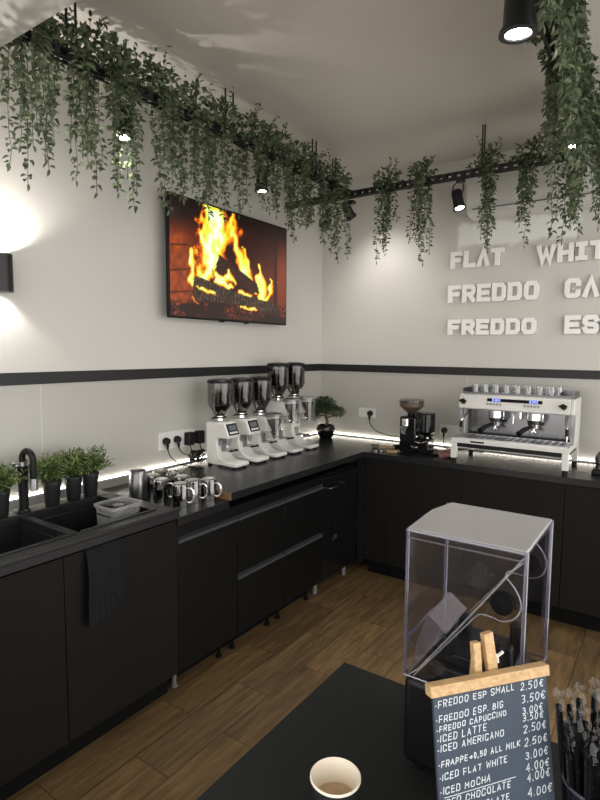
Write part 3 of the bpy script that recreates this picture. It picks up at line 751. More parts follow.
# ------------------------------------------------------------------ sockets, plugs and cords
def socket(name, label, wall, a0, a1, z0, z1, n):
    t = thing(name, label, 'socket')
    b = MB(); i = MB()
    if wall == 'left': b.box(.0005,.011,a0,a1,z0,z1)
    else: b.box(a0,a1,-.011,-.0005,z0,z1)
    b.build('face_plate', m_wplast, t, bevel=.003)
    for k in range(n):
        c = a0+(k+.5)*(a1-a0)/n; zc = (z0+z1)/2
        mtx = (Matrix.Translation((.0112,c,zc)) @ Matrix.Rotation(PI/2,4,'Y')) if wall == 'left' else (Matrix.Translation((c,-.0112,zc)) @ Matrix.Rotation(PI/2,4,'X'))
        MB().lathe([(.0,.0),(.021,.0),(.021,.0012),(.024,.0012),(.024,0),(.0245,-.001),(0,-.001)],24,mtx=mtx).build('outlet', m_wplast, t)
    return t
socket('wall_socket', 'long white socket plate with four plugs beside the first grinder', 'left', -1.79,-1.44,1.01,1.115,4)
socket('wall_socket', 'white double socket plate near the bonsai, one plug in it', 'back', .37,.52,1.07,1.145,2)
socket('wall_socket', 'white double socket plate between the black grinder and espresso machine', 'back', 1.06,1.22,.985,1.065,2)
def bez(pts, n=8):
    P = [Vector(p) for p in pts]; out = []
    for i in range(len(P)-1):
        p0 = P[max(i-1,0)]; p1 = P[i]; p2 = P[i+1]; p3 = P[min(i+2,len(P)-1)]
        for k in range(n):
            t = k/n; out.append(.5*((2*p1)+(p2-p0)*t+(2*p0-5*p1+4*p2-p3)*t*t+(3*p1-p0-3*p2+p3)*t**3))
    out.append(P[-1]); return out
def plug(label, y, z, cord, box=False):
    t = thing('power_plug', label, 'plug', (0,0,0), 0, 'plugs in the long socket plate')
    if box: MB().box(.0128,.058,y-.026,y+.026,z-.045,z+.035).build('adapter', m_black, t, bevel=.006, seg=3)
    else:
        MB().lathe([(0,0),(.022,0),(.024,.01),(.02,.026),(.012,.034),(0,.036)],20,mtx=Matrix.Translation((.0128,y,z)) @ Matrix.Rotation(PI/2,4,'Y')).tube([(.03,y,z-.005),(.034,y,z-.03),(.034,y,z-.05)],[.011,.009,.005],10).build('plug_body', m_black, t)
    MB().tube(bez(cord), .0032, 6).build('cord', m_black, t)
plug('round black plug closest to the mugs in the long socket plate', -1.746,1.062,[(.034,-1.746,1.014),(.04,-1.73,.97),(.05,-1.68,.925),(.10,-1.64,H+.004),(.20,-1.62,H+.004)])
plug('round black plug, second from the mugs in the long socket plate', -1.659,1.062,[(.034,-1.659,1.014),(.045,-1.64,.98),(.06,-1.59,.955),(.07,-1.54,.93),(.10,-1.56,H+.004)])
plug('black box adapter between a round plug and the other adapter', -1.571,1.062,[(.04,-1.571,1.02),(.05,-1.565,.985),(.05,-1.53,.955),(.08,-1.58,.93),(.07,-1.60,H+.004)], True)
plug('black box adapter closest to the first grinder', -1.484,1.062,[(.04,-1.484,1.02),(.04,-1.48,.99),(.03,-1.44,.965),(.03,-1.40,.96),(.04,-1.36,.93)], True)
cb = MB()
for k in range(7):
    a = R.uniform(0,6); pts = []
    for q in range(14):
        w = a+q*.9; rr_ = .022+.018*math.sin(q*1.7+k)
        pts.append((.085+rr_*math.cos(w), -1.555+1.6*rr_*math.sin(w), H+.010+.075*abs(math.sin(q*.5+k*.7))))
    cb.tube(bez(pts,4), .0028, 5)
tag(cb.build('tangled_cord', m_black), 'tangle of black cords between the sockets and the first grinder', 'cord')
def back_plug(label, x, z, cord):
    t = thing('power_plug', label, 'plug')
    MB().lathe([(0,0),(.022,0),(.024,.01),(.02,.026),(.012,.034),(0,.036)],20,mtx=Matrix.Translation((x,-.0128,z)) @ Matrix.Rotation(PI/2,4,'X')).tube([(x,-.03,z-.005),(x,-.034,z-.03),(x,-.034,z-.05)],[.011,.009,.005],10).build('plug_body', m_black, t)
    MB().tube(bez(cord), .0032, 6).build('cord', m_black, t)
back_plug('black plug near the bonsai with a cord hanging to the black grinder', .482,1.107,[(.482,-.034,1.06),(.50,-.045,1.02),(.56,-.06,.975),(.68,-.08,.955),(.82,-.12,.965),(.935,-.20,1.0),(.955,-.25,1.02)])
back_plug('black plug just past the black grinder with a cord running behind the espresso machine', 1.10,1.025,[(1.10,-.034,.98),(1.105,-.045,.95),(1.12,-.07,.92),(1.16,-.10,H+.004),(1.30,-.06,H+.004),(1.40,-.05,H+.004)])

# ------------------------------------------------------------------ TV
def fire_color(x, y, rn):
    """picture on the screen, in the layout of the photo's screen (x 65..518, y 75..583)"""
    n1 = rn(x*.035, y*.035, 1); n2 = rn(x*.09, y*.05, 2); n3 = rn(x*.22, y*.22, 3)
    n4 = rn(x*.055, y*.022, 0)
    wx = x+20*(n1-.5)+18*(n4-.5)+9*(n2-.5)+4*(n3-.5); wy = y+14*(n2-.5)+6*(n3-.5)
    sm = lambda e0, e1, v: (lambda t: t*t*(3-2*t))(np.clip((v-e0)/(e1-e0), 0, 1))
    mixc = lambda a, b, t: a+(b-a)*t[..., None]
    col = np.zeros(x.shape+(3,)); col[:] = (.16,.045,.03)
    col = mixc(col, np.array((.60,.26,.10)), sm(215,110,wx)*sm(150,260,y)*(.65+.5*n2))
    col = mixc(col, np.array((.36,.13,.06)), sm(330,430,wx)*sm(230,420,y)*(.5+.5*n1))
    col = mixc(col, np.array((.50,.20,.08)), sm(478,486,x)*sm(230,400,y)*.8)
    col = mixc(col, np.array((.10,.03,.025)), np.exp(-((x-474)/4)**2)*.8)
    for yy, sl_ in ((270,.05),(370,-.06),(455,-.05)):
        col = mixc(col, np.array((.10,.03,.02)), np.exp(-((y-yy-sl_*(x-65))/3.)**2)*sm(160,120,x)*.8)
    col = mixc(col, np.array((.07,.02,.02)), sm(190,90,y-.25*(x-65)))
    col = mixc(col, np.array((.22,.09,.07)), np.exp(-((x-352)/32)**2-((y-235)/22)**2)*.5)
    # ember bed
    bed = sm(470,505,y-.10*(x-65)*.5)
    emb = mixc(np.zeros(x.shape+(3,))+np.array((.14,.06,.045)), np.array((.66,.27,.16)), sm(.45,.85,n3)*sm(.35,.7,n1)*.8)
    col = col*(1-bed[..., None])+emb*bed[..., None]
    col = mixc(col, np.array((.1,.07,.06)), sm(535,565,y-.03*(x-65))*.7)
    def field(spine, gain):
        f = np.zeros(x.shape)
        for (ax, ay, aw), (bx, by, bw) in zip(spine[:-1], spine[1:]):
            dx, dy = bx-ax, by-ay; L2 = dx*dx+dy*dy
            t = np.clip(((wx-ax)*dx+(wy-ay)*dy)/L2, 0, 1)
            d = np.hypot(wx-ax-t*dx, wy-ay-t*dy); w = (aw+(bw-aw)*t)*1.32
            f = np.maximum(f, 1-d/(w*1.15))
        return f*gain*1.12
    def burn(col, flames):
        f = np.zeros(x.shape)
        for sp_, g_ in flames:
            g = field(sp_, g_); f = np.maximum(f, g)+.25*np.minimum(f, g)
        f = np.clip(f+(.44*(n2-.5)+.14*(n3-.5))*np.clip(f*4,0,1), 0, 1.3)
        for c, e0, e1 in (((.55,.17,.04),.0,.20),((.93,.47,.06),.10,.34),((.90,.84,.14),.28,.58),((.87,.99,.45),.50,.86),((.94,1,.84),.84,1.15)):
            col = mixc(col, np.array(c), sm(e0, e1, f))
        return col
    col = burn(col, (([(200,395,22),(225,350,40),(218,290,40),(238,235,46),(242,185,44),(222,150,24),(203,118,14)],1.1),
                   ([(258,300,10),(272,250,26),(258,205,26),(252,150,18)],.9),
                   ([(198,305,10),(190,262,13),(196,215,9)],.8),
                   ([(318,295,8),(318,262,16),(312,215,20),(316,168,9)],.62),
                   ([(405,455,8),(368,395,16),(342,340,17),(322,288,14),(318,240,10)],.85),
                   ([(372,380,6),(356,320,8),(354,290,4)],.7),
                   ([(150,470,7),(156,420,10),(154,350,12),(157,296,8)],.95),
                   ([(425,492,14),(428,445,14),(412,400,11),(412,358,5)],.9),
                   ([(438,492,12),(458,455,10),(470,415,5)],.9),
                   ([(250,322,12),(258,345,9),(262,365,4)],1.0)))
    def poly(col, pts, c, c2, crack):
        inside = np.zeros(x.shape, bool); j = len(pts)-1
        xx, yy = x+6*(n3-.5), y+6*(n3-.5)
        for i in range(len(pts)):
            xi, yi = pts[i]; xj, yj = pts[j]
            cond = ((yi > yy) != (yj > yy)) & (xx < (xj-xi)*(yy-yi)/(yj-yi+1e-9)+xi); inside ^= cond; j = i
        ck = np.abs(np.sin(x*.26+3*n1))**10*crack
        lc = mixc(np.zeros(x.shape+(3,))+np.array(c), np.array(c2), np.clip(n3*1.1-.2, 0, 1))
        lc = lc*(1-ck[..., None]*.85)
        col = np.where(inside[..., None], lc, col)
        return col
    col = poly(col, [(258,313),(402,425),(412,462),(385,458),(236,378)], (.15,.07,.05),(.34,.16,.10),.3)
    col = burn(col, (([(240,382,8),(270,410,10),(298,398,13),(312,420,8)],.9),([(250,415,10),(295,438,9)],1.),([(335,455,6),(380,468,9)],.9),([(296,392,8),(300,375,5)],.9)))
    col = poly(col, [(160,392),(182,398),(330,462),(470,500),(478,540),(440,535),(300,500),(150,488)], (.16,.12,.10),(.48,.36,.27),1.)
    col = burn(col, (([(170,432,4),(205,452,6),(240,464,4)],.8),([(350,512,4),(395,524,6)],.9),([(150,470,4),(180,500,3)],.4)))
    return col
def make_noise(seed):
    rs = np.random.RandomState(seed); T = rs.rand(4,64,64)
    def rn(u, v, k):
        iu, iv = np.floor(u).astype(int), np.floor(v).astype(int); fu, fv = u-iu, v-iv
        fu = fu*fu*(3-2*fu); fv = fv*fv*(3-2*fv); t = T[k]
        g = lambda a, b: t[a % 64, b % 64]
        return (g(iu,iv)*(1-fu)+g(iu+1,iv)*fu)*(1-fv)+(g(iu,iv+1)*(1-fu)+g(iu+1,iv+1)*fu)*fv
    return rn
tv = thing('wall_tv', 'wall mounted flat TV showing a log fire', 'television', (.072,-1.210,2.14))
TW, TH = .566, .350
MB().box(.0,.024,-TW,TW,-TH,TH).box(-.045,.0,-.30,.30,-.2,.2).build('casing', m_black, tv, bevel=.003)
MB().box(-.0715,-.0455,-.2,.2,-.12,.12).build('wall_bracket', m_bmetal, tv)
MB().box(.008,.022,-.14,-.10,-TH-.008,-TH).box(.008,.022,.10,.14,-TH-.008,-TH).build('sensor_bump', m_black, tv, bevel=.002)
NX, NY = 230, 140
sw, sh = TW-.009, TH-.011
V = []; 
for j in range(NY+1):
    for i in range(NX+1): V.append((.0248, -sw+2*sw*i/NX, -sh+2*sh*j/NY))
me = bpy.data.meshes.new('screen'); me.from_pydata(V, [], [(j*(NX+1)+i, j*(NX+1)+i+1, (j+1)*(NX+1)+i+1, (j+1)*(NX+1)+i) for j in range(NY) for i in range(NX)])
# the picture's own layout: a plain rectangle, mapped so that x runs along the screen and y down it
Va = np.array(V); uu = (Va[:,1]+sw)/(2*sw); vv = (sh-Va[:,2])/(2*sh)
uu2 = uu*1.27/(1+.27*uu)                      # spacing of the picture's features along the screen
px_ = 67+uu2*449; ty = 78+uu2*146; by_ = 545+uu2*34; py_ = ty+(by_-ty)*vv
cc = np.clip(fire_color(px_, py_, make_noise(5)), 0, 1)
ca = me.color_attributes.new('picture', 'FLOAT_COLOR', 'POINT')
lc_ = np.where(cc <= .04045, cc/12.92, ((cc+.055)/1.055)**2.4)
ca.data.foreach_set('color', np.concatenate([lc_, np.ones((len(lc_),1))], 1).ravel())
ms = bpy.data.materials.new('tv_picture'); ms.use_nodes = True
nt = ms.node_tree; b_ = nt.nodes['Principled BSDF']; at = nt.nodes.new('ShaderNodeVertexColor'); at.layer_name = 'picture'
b_.inputs['Base Color'].default_value = (.01,.01,.01,1); b_.inputs['Roughness'].default_value = .3
nt.links.new(at.outputs['Color'], b_.inputs['Emission Color']); b_.inputs['Emission Strength'].default_value = 1.0
me.materials.append(ms)
so = bpy.data.objects.new('screen', me); COL.objects.link(so); so.parent = tv

# ------------------------------------------------------------------ stroke letters
G = {
'A':(.9,[[(0,0),(.5,1),(1,0)],[(.2,.35),(.8,.35)]]), 'Λ':(1,[[(0,0),(.5,1),(1,0)]]), 'B':(.8,[[(0,0),(0,1),(.7,1),(.9,.8),(.7,.53),(0,.53)],[(.7,.53),(1,.27),(.7,0),(0,0)]]),
'C':(.9,[[(1,.78),(1,.9),(.85,1),(.18,1),(0,.85),(0,.15),(.18,0),(.85,0),(1,.1),(1,.22)]]), 'D':(.9,[[(0,0),(0,1),(.78,1),(1,.82),(1,.18),(.78,0),(0,0)]]),
'E':(.8,[[(1,1),(0,1),(0,0),(1,0)],[(0,.5),(.85,.5)]]), 'F':(.8,[[(0,0),(0,1),(1,1)],[(0,.48),(.85,.48)]]), 'G':(.9,[[(1,.85),(.8,1),(.2,1),(0,.8),(0,.2),(.2,0),(.8,0),(1,.2),(1,.45),(.6,.45)]]),
'H':(.85,[[(0,0),(0,1)],[(1,0),(1,1)],[(0,.5),(1,.5)]]), 'I':(.15,[[(.5,0),(.5,1)]]), 'İ':(.7,[[(.5,0),(.5,1)],[(0,1),(1,1)],[(0,0),(1,0)]]),
'K':(.8,[[(0,0),(0,1)],[(1,1),(0,.45),(1,0)]]), 'L':(.75,[[(0,1),(0,0),(1,0)]]), 'M':(1,[[(0,0),(0,1),(.5,.35),(1,1),(1,0)]]), 'N':(.85,[[(0,0),(0,1),(1,0),(1,1)]]),
'O':(.92,[[(.2,0),(0,.2),(0,.8),(.2,1),(.8,1),(1,.8),(1,.2),(.8,0),(.2,0)]]), 'P':(.8,[[(0,0),(0,1),(.8,1),(1,.85),(1,.6),(.8,.45),(0,.45)]]),
'R':(.88,[[(0,0),(0,1),(.8,1),(1,.85),(1,.58),(.8,.42),(0,.42)],[(.55,.42),(1,0)]]), 'S':(.85,[[(1,.82),(.85,1),(.15,1),(0,.85),(0,.65),(.15,.52),(.85,.48),(1,.35),(1,.15),(.85,0),(.15,0),(0,.18)]]),
'T':(.85,[[(0,1),(1,1)],[(.5,1),(.5,0)]]), 'U':(.85,[[(0,1),(0,.18),(.18,0),(.82,0),(1,.18),(1,1)]]), 'W':(1.2,[[(0,1),(.24,0),(.5,.75),(.76,0),(1,1)]]),
'0':(.7,[[(.3,0),(0,.25),(0,.75),(.3,1),(.7,1),(1,.75),(1,.25),(.7,0),(.3,0)]]), '2':(.7,[[(0,.8),(.25,1),(.75,1),(1,.75),(.9,.5),(0,0),(1,0)]]), '3':(.7,[[(0,.9),(.4,1),(.9,.85),(.85,.6),(.4,.52),(.95,.4),(.95,.15),(.5,0),(0,.1)]]),
'4':(.75,[[(.75,0),(.7,1),(0,.35),(1,.35)]]), '5':(.7,[[(1,1),(.15,1),(.05,.55),(.6,.62),(1,.4),(.9,.1),(.4,0),(0,.1)]]),
'€':(.75,[[(1,.85),(.7,1),(.35,.9),(.2,.6),(.2,.35),(.4,.05),(.75,0),(1,.15)],[(0,.6),(.75,.6)],[(0,.4),(.7,.4)]]), '.':(.12,[[(.3,0),(.6,.04)]]), ',':(.15,[[(.6,.08),(.2,-.15)]]), '-':(.3,[[(0,.35),(1,.38)]]), '>':(.9,[[(0,.45),(1,.45)],[(.65,.7),(1,.45),(.65,.2)]]), '·':(.12,[[(.2,.1),(.7,.14)]]),
}
def ribbon(path, t, closed_eps=1e-6):
    """quads along a 2D path with mitred joints and square caps"""
    P = [Vector(p) for p in path]; closed = (P[0]-P[-1]).length < closed_eps
    if closed: P = P[:-1]
    n = len(P); Lp = []; Rp = []
    for i in range(n):
        d0 = (P[i]-P[i-1]).normalized() if (i > 0 or closed) else None
        d1 = (P[(i+1) % n]-P[i]).normalized() if (i < n-1 or closed) else None
        p = P[i].copy()
        if d0 is None: p -= d1*t/2; d0 = d1
        if d1 is None: p += d0*t/2; d1 = d0
        nn = Vector((-d0.y-d1.y, d0.x+d1.x))
        nn = nn.normalized() if nn.length > 1e-4 else Vector((-d0.y,d0.x))
        c = max(.45, nn.dot(Vector((-d0.y,d0.x))))
        Lp.append(p+nn*t/2/c); Rp.append(p-nn*t/2/c)
    segs = [(i,(i+1) % n) for i in range(n if closed else n-1)]
    return [(Lp[i],Lp[j],Rp[j],Rp[i]) for i, j in segs]
def letter_mesh(b, ch, w, h, t, depth, to3, jit=0, rnd=None):
    for si, path in enumerate(G[ch][1]):
        pts = []; dd = depth*(1-.012*si)
        for (u, v) in path:
            x = t/2+u*(w-t); y = t/2+v*(h-t)
            if jit: x += rnd.uniform(-jit,jit)*h; y += rnd.uniform(-jit,jit)*h
            pts.append((x,y))
        if t > w: pts = [(w/2+ (p[0]-w/2)*0, p[1]) for p in pts]
        for qi, q in enumerate(ribbon(pts, t)):
            d0 = (depth-dd)+depth*.002*(qi % 2)
            vs = [to3(p.x,p.y,d0) for p in q]+[to3(p.x,p.y,depth-d0) for p in q]
            b.add(vs, [(0,1,2,3),(7,6,5,4),(0,4,5,1),(1,5,6,2),(2,6,7,3),(3,7,4,0)])
def word(txt, x0, x1, z0, h, label, group):
    t = thing('wall_letters', label, 'sign', (x0,0,z0), 0, group)
    L = x1-x0; rel = [1.22 if c == 'W' else .72 if c == 'İ' else 1. for c in txt]; gap = .10
    unit = L/(sum(rel)+gap*(len(txt)-1)); x = 0
    for c, r_ in zip(txt, rel):
        w = unit*r_; b = MB()
        letter_mesh(b, c, w, h, .030, .028, lambda u, v, d, X=x: (X+u, -.036+d, v))
        b.box(x+w*.5-.004, x+w*.5+.004, -.012, -.0005, h*.45 if c not in 'OD' else .004, h*.45+.008 if c not in 'OD' else .012)
        b.build('letter', m_letter, t, bevel=0, angle=30)
        x += w+unit*gap
gl_ = 'white block letters on the wall'
word('FLΛT', 1.108,1.478,2.200,.118,'white block letters FLAT, top row of the letter wall',gl_)
word('WHİTE', 1.688,2.20,2.188,.118,'white block letters starting WHIT, top row of the letter wall',gl_)
word('FREDDO', 1.098,1.712,1.957,.124,'white block letters FREDDO, middle row of the letter wall',gl_)
word('CΛPPUCCINO', 1.868,2.90,1.957,.124,'white block letters starting CA, middle row of the letter wall',gl_)
word('FREDDO', 1.104,1.706,1.728,.110,'white block letters FREDDO, bottom row of the letter wall',gl_)
word('ESPRESSO', 1.878,2.70,1.728,.118,'white block letters starting ES, bottom row of the letter wall',gl_)

# ------------------------------------------------------------------ AC unit, camera dome, sconce
ac = thing('air_conditioner', 'white wall air conditioner behind the track over the letters', 'air conditioner', (1.71,0,2.515))
MB().prism([(-.001,.0),(-.10,.0),(-.17,.012),(-.205,.05),(-.215,.12),(-.21,.25),(-.19,.285),(-.001,.285)],0,-.45,.45).build('casing', m_white, ac, bevel=.012, seg=3)
MB().prism([(-.05,-.0005),(-.10,-.001),(-.168,.010),(-.166,.015)],0,-.41,.41).build('air_flap', m_wplast, ac)
MB().box(-.40,.40,-.2115,-.205,.035,.04).build('vent_line', m_dsteel, ac)
dc = thing('security_camera', 'small black dome camera in the room corner', 'camera', (.05,-.05,2.635))
MB().box(-.0495,-.02,-.012,.012,-.012,.012).build('mount', m_black, dc)
MB().ball((0,0,0),.034,10).build('dome', m_gblack, dc)
so_ = thing('wall_sconce', 'black cylinder wall light shining up and down', 'lamp', (.056,-2.690,1.932))
MB().lathe([(.041,-.081),(.046,-.081),(.046,.081),(.041,.081),(.041,.03),(.001,.03),(.001,-.03),(.041,-.03)],32,closed=True).build('shade', m_bmetal, so_)
MB().box(-.0555,-.03,-.025,.025,-.04,.04).build('wall_bracket', m_bmetal, so_)
MB().lathe([(0,.034),(.036,.034),(.036,.044),(0,.044)],20).lathe([(0,-.044),(.036,-.044),(.036,-.034),(0,-.034)],20).build('bulb', m_lens, so_)

# ------------------------------------------------------------------ tracks
def track(label, p0, p1, axis, rods, z0=2.71):
    t = thing('lighting_track', label, 'track')
    b = MB(); z1 = z0+.042; w = .041; th = .0025
    L0, L1 = p0, p1; c = rods[0]
    def bx(a0, a1, s0, s1, za, zb):
        if axis == 'y': b.box(c+s0, c+s1, a0, a1, za, zb)
        else: b.box(a0, a1, c+s0, c+s1, za, zb)
    for s in (-w/2, w/2-th):
        bx(L0, L1, s, s+th, z0, z0+.011); bx(L0, L1, s, s+th, z1-.007, z1)
        n = int((L1-L0)/.055)
        for k in range(n+1):
            a = L0+k*(L1-L0)/n; bx(max(L0,a-.011), min(L1,a+.011), s, s+th, z0+.011, z1-.007)
    bx(L0, L1, -w/2+th, w/2-th, z1-th, z1); bx(L0, L1, -w/2, -w/2+.012, z0, z0+th); bx(L0, L1, w/2-.012, w/2, z0, z0+th)
    b.build('channel', m_bmetal, t)
    for a in rods[1]:
        p = (c, a) if axis == 'y' else (a, c)
        MB().cyl((p[0],p[1],z1-.01),(p[0],p[1],CEIL-.001),.005,n=8).build('hanger_rod', m_bmetal, t)
    return t
track('black slotted track over the TV wall counter, hung with vines', -2.84, -.40, 'y', (.482,(-2.62,-2.58,-1.72,-1.66,-.90,-.855)), 2.7105)
track('black slotted track in front of the letter wall, hung with vines', .003, 3.3, 'x', (-.52,(.403,.425,1.455,1.468,2.5)), 2.668)
track('black slotted track crossing high over the service counter', -2.84, -.40, 'y', (2.055,(-2.5,-2.44,-1.2,-1.14)))

# ------------------------------------------------------------------ spot lights
def spot(label, x, y, z, d, L, r, W, beam=50, zt=2.71):
    """x,y,z: centre of the lens; d: direction the beam goes"""
    t = thing('track_spotlight', label, 'lamp', (x,y,z), 0, 'spotlights on the tracks')
    d = Vector(d).normalized(); rot = d.to_track_quat('-Z','Y').to_matrix().to_4x4()
    MB().lathe([(r*.80,.004),(r*.86,-.004),(r*1.25,-.004),(r*1.25,.004),(r*1.02,.022),(r,L),(r*.93,L+.006),(.0,L+.006)],28,mtx=rot).build('housing', m_bmetal, t)
    MB().lathe([(0,.0),(r*.82,.001),(r*.82,.012),(0,.012)],24,mtx=rot).build('lens', m_lens, t)
    top = Vector((0,0,zt-z))
    piv = rot @ Vector((0,0,L*.88))
    side = d.cross(Vector((0,0,1)));
    side = Vector((0,1,0)) if side.length < .1 else side.normalized()
    b = MB()
    for s in (-1,1):
        q = piv+side*s*(r+.004)
        b.tube([q, Vector((q.x*.5+top.x*.5+side.x*s*r*.6, q.y*.5+top.y*.5+side.y*s*r*.6, (q.z+top.z)/2)), top+side*s*.012-Vector((0,0,.012))], .0045, 8)
    b.build('yoke', m_bmetal, t)
    MB().box(-.022,.022,-.022,.022,top.z-.022,top.z-.0005).build('adapter', m_bmetal, t)
    ld = bpy.data.lights.new('spot_beam','SPOT'); ld.energy = W; ld.spot_size = math.radians(beam); ld.spot_blend = 1.0; ld.shadow_soft_size = r*.6; ld.color = (1,.965,.91)
    lo = bpy.data.objects.new('spot_beam', ld); COL.objects.link(lo); lo.parent = t; lo.matrix_local = Matrix.Translation(d*.006) @ d.to_track_quat('-Z','Y').to_matrix().to_4x4()
    return t
SPW = 34
spot('black spotlight among the vines above the sink', .50,-2.382,2.505,(.10,-.10,-1),.115,.034,SPW)
spot('black spotlight hanging straight down above the grinders', .49,-1.43,2.51,(.05,-.10,-1),.11,.032,SPW)
spot('black spotlight in the track corner aimed at the letter wall', .525,-.455,2.555,(.12,.5,-.58),.105,.032,SPW*.27, 110, 2.668)
spot('black spotlight tilted down in front of the air conditioner', 1.330,-.525,2.492,(.30,-.22,-1),.11,.032,SPW, 50, 2.668)
spot('large black spotlight at the top of the picture', 2.045,-2.145,2.557,(-.03,.02,-1),.19,.045,SPW)
spot('black spotlight wrapped in vines over the service counter', 2.045,-1.04,2.565,(-.05,-.12,-1),.09,.036,SPW)

# ------------------------------------------------------------------ vines
VERTS = [0]
def vine(x, y, axis, ztip, label, group, seed, crown=.10, nst=4, width=.07, side=0, zt=2.757):
    r = random.Random(seed)
    t = thing('hanging_vine', label, 'plant', (x,y,zt), 0, group)
    b = MB(); st = MB()
    def off(a, s): return Vector((s, a, 0)) if axis == 'y' else Vector((a, s, 0))
    drop = zt-ztip
    for k in range(nst):
        a0 = r.uniform(-width,width)*.6; sd = r.choice((-1,1)) if side == 0 else side
        ln = drop*(1 if k == 0 else r.uniform(.30,.92)); up = r.uniform(.015,.05)
        a1 = a0*(.5 if k == 0 else 1.2)+r.uniform(-.02,.02)
        s0 = sd*r.uniform(.034,.06)
        pts = [off(a0*.3, 0)+Vector((0,0,.008)), off(a0*.7, s0*.75)+Vector((0,0,up)), off(a0, s0*1.1)+Vector((0,0,-.01))]
        nseg = max(4, int(ln/.055))
        for q in range(1, nseg+1):
            u = q/nseg
            pts.append(off(a0+(a1-a0)*u+r.uniform(-.007,.007), s0*1.15+r.uniform(-.007,.007))+Vector((0,0,-.01-(ln-.01)*u)))
        st.tube(pts, .0014, 3, cap=False)
        for i in range(1, len(pts)-1):
            p, q_ = pts[i], pts[i+1]; sl_ = (q_-p).length; m_ = max(1, int(sl_/.0145))
            for w in range(m_):
                c = p.lerp(q_, (w+r.random()*.6)/m_); u = i/len(pts)
                for s in (0,1):
                    if r.random() < .10: continue
                    ang = r.uniform(0,2*PI)
                    d = Vector((math.cos(ang), math.sin(ang), r.uniform(-1.0,.35)))
                    leaf_geo(b, c+d*.004, d, Vector((r.uniform(-.3,.3),r.uniform(-.3,.3),1)), r.uniform(.026,.042)*(1-.25*u), r.uniform(.019,.027)*(1-.2*u))
        leaf_geo(b, pts[-1], Vector((r.uniform(-.3,.3),r.uniform(-.3,.3),-1)), Vector((1,0,0)), .03, .014)
    # bushy crown over the track
    for k in range(int(95*crown/.1)):
        ang = r.uniform(0,2*PI); rad = crown*math.sqrt(r.random()); z = r.random()**1.3*crown*1.05
        sc_ = math.sqrt(max(.05, 1-(z/(crown*1.1))**2))
        p = off(math.cos(ang)*rad*sc_, math.sin(ang)*rad*.75*sc_)+Vector((0,0,z-.012 if rad > .03 else z+.004))
        d = Vector((p.x+r.uniform(-.05,.05), p.y+r.uniform(-.05,.05), r.uniform(-.05,.09)))
        leaf_geo(b, p, d, Vector((0,0,1)), r.uniform(.027,.042), r.uniform(.018,.026))
    for k in range(4):
        ang = r.uniform(0,2*PI); tip = Vector((math.cos(ang)*.07, math.sin(ang)*.07, crown*r.uniform(.9,1.5)))
        st.tube([Vector((0,0,.003)), tip*.5+Vector((0,0,.02)), tip], .0014, 3, cap=False)
        for q in range(6):
            c = tip*(.4+.6*q/5)+Vector((0,0,.01)); d = Vector((r.uniform(-1,1),r.uniform(-1,1),r.uniform(-.2,1)))
            leaf_geo(b, c, d, Vector((0,0,1)), r.uniform(.022,.034), r.uniform(.012,.017))
    b.build('foliage', m_leaf, t, flat=True); st.build('stem', m_vstem, t, flat=True)
left = [(-2.79,2.20),(-2.66,2.42),(-2.53,2.235),(-2.41,2.21),(-2.27,2.50),(-2.15,2.25),(-1.94,2.27),(-1.75,2.28),(-1.54,2.36),(-1.40,2.52),(-1.27,2.34),(-1.05,2.31),(-.86,2.31),(-.62,2.225)]
for i, (y, zt) in enumerate(left):
    k = len(left)-1-i
    vine(.482, y, 'y', zt, f'{ORD[k]} hanging green vine from the corner on the TV wall track', 'vines on the TV wall track', 100+i, .125, 4 if zt > 2.4 else 10, .095)
backv = [(.83,2.21),(1.075,2.19),(1.49,2.235),(1.735,2.245),(1.945,2.225),(2.12,2.30)]
for i, (x, zt) in enumerate(backv):
    vine(x, -.52, 'x', zt, f'{ORD[i]} hanging green vine from the corner on the letter wall track', 'vines on the letter wall track', 200+i, .105, 9, .07, 0, 2.710)
rightv = [(-2.72,2.50),(-2.56,2.45),(-2.40,2.44),(-2.24,2.42),(-2.08,2.40),(-1.92,2.38),(-1.76,2.40),(-1.62,2.30),(-1.48,2.35),(-1.33,2.12),(-1.27,2.30),(-.84,2.32),(-.76,2.24),(-.64,2.3)]
for i, (y, zt) in enumerate(rightv):
    k = len(rightv)-1-i
    near = y < -1.85
    vine(2.115 if near else 2.06, y, 'y', zt, f'{ORD[k]} hanging green vine from the letter wall on the track over the service counter', 'vines on the track over the service counter', 300+i, .075 if near else .115, 8, .085, 1 if y < -1.6 else 0)

# ------------------------------------------------------------------ service counter
TX0, TX1, TY0, TY1 = 1.908, 2.72, -3.78, -2.892
sv = thing('service_counter', 'charcoal counter top in front, carrying the blender and menu board', 'counter', (0,0,0))
MB().box(TX0, TX1, TY0, TY1, .86, H).build('top', m_table, sv, bevel=.002)
MB().box(TX0+.03, TX1-.03, TY0+.03, TY1-.03, .02, .859).build('body', m_lam, sv, bevel=.003)
MB().box(TX0+.06, TX1-.06, TY0+.06, TY1-.06, .0, .02).build('plinth', m_kick, sv)

# paper cup
cp = thing('paper_cup', 'black paper cup with a cream inside and a little coffee', 'cup', (2.116,-3.28,H))
MB().lathe([(0,.004),(.0255,.004),(.0255,.0),(.0270,0),(.0355,.083),(.0352,.084)],36).build('outer_wall', m_bmetal, cp)
MB().lathe([(0,.006),(.0252,.006),(.0347,.0835)],36).build('inner_wall', m_cream, cp)
MB().lathe([(.0345,.083),(.0350,.0855),(.0362,.0862),(.0376,.085),(.0376,.0828),(.0362,.0818),(.0352,.082)],40,closed=True).build('rim', m_cream, cp)
MB().lathe([(0,.050),(.0303,.050)],30).build('coffee', m_coffee, cp)

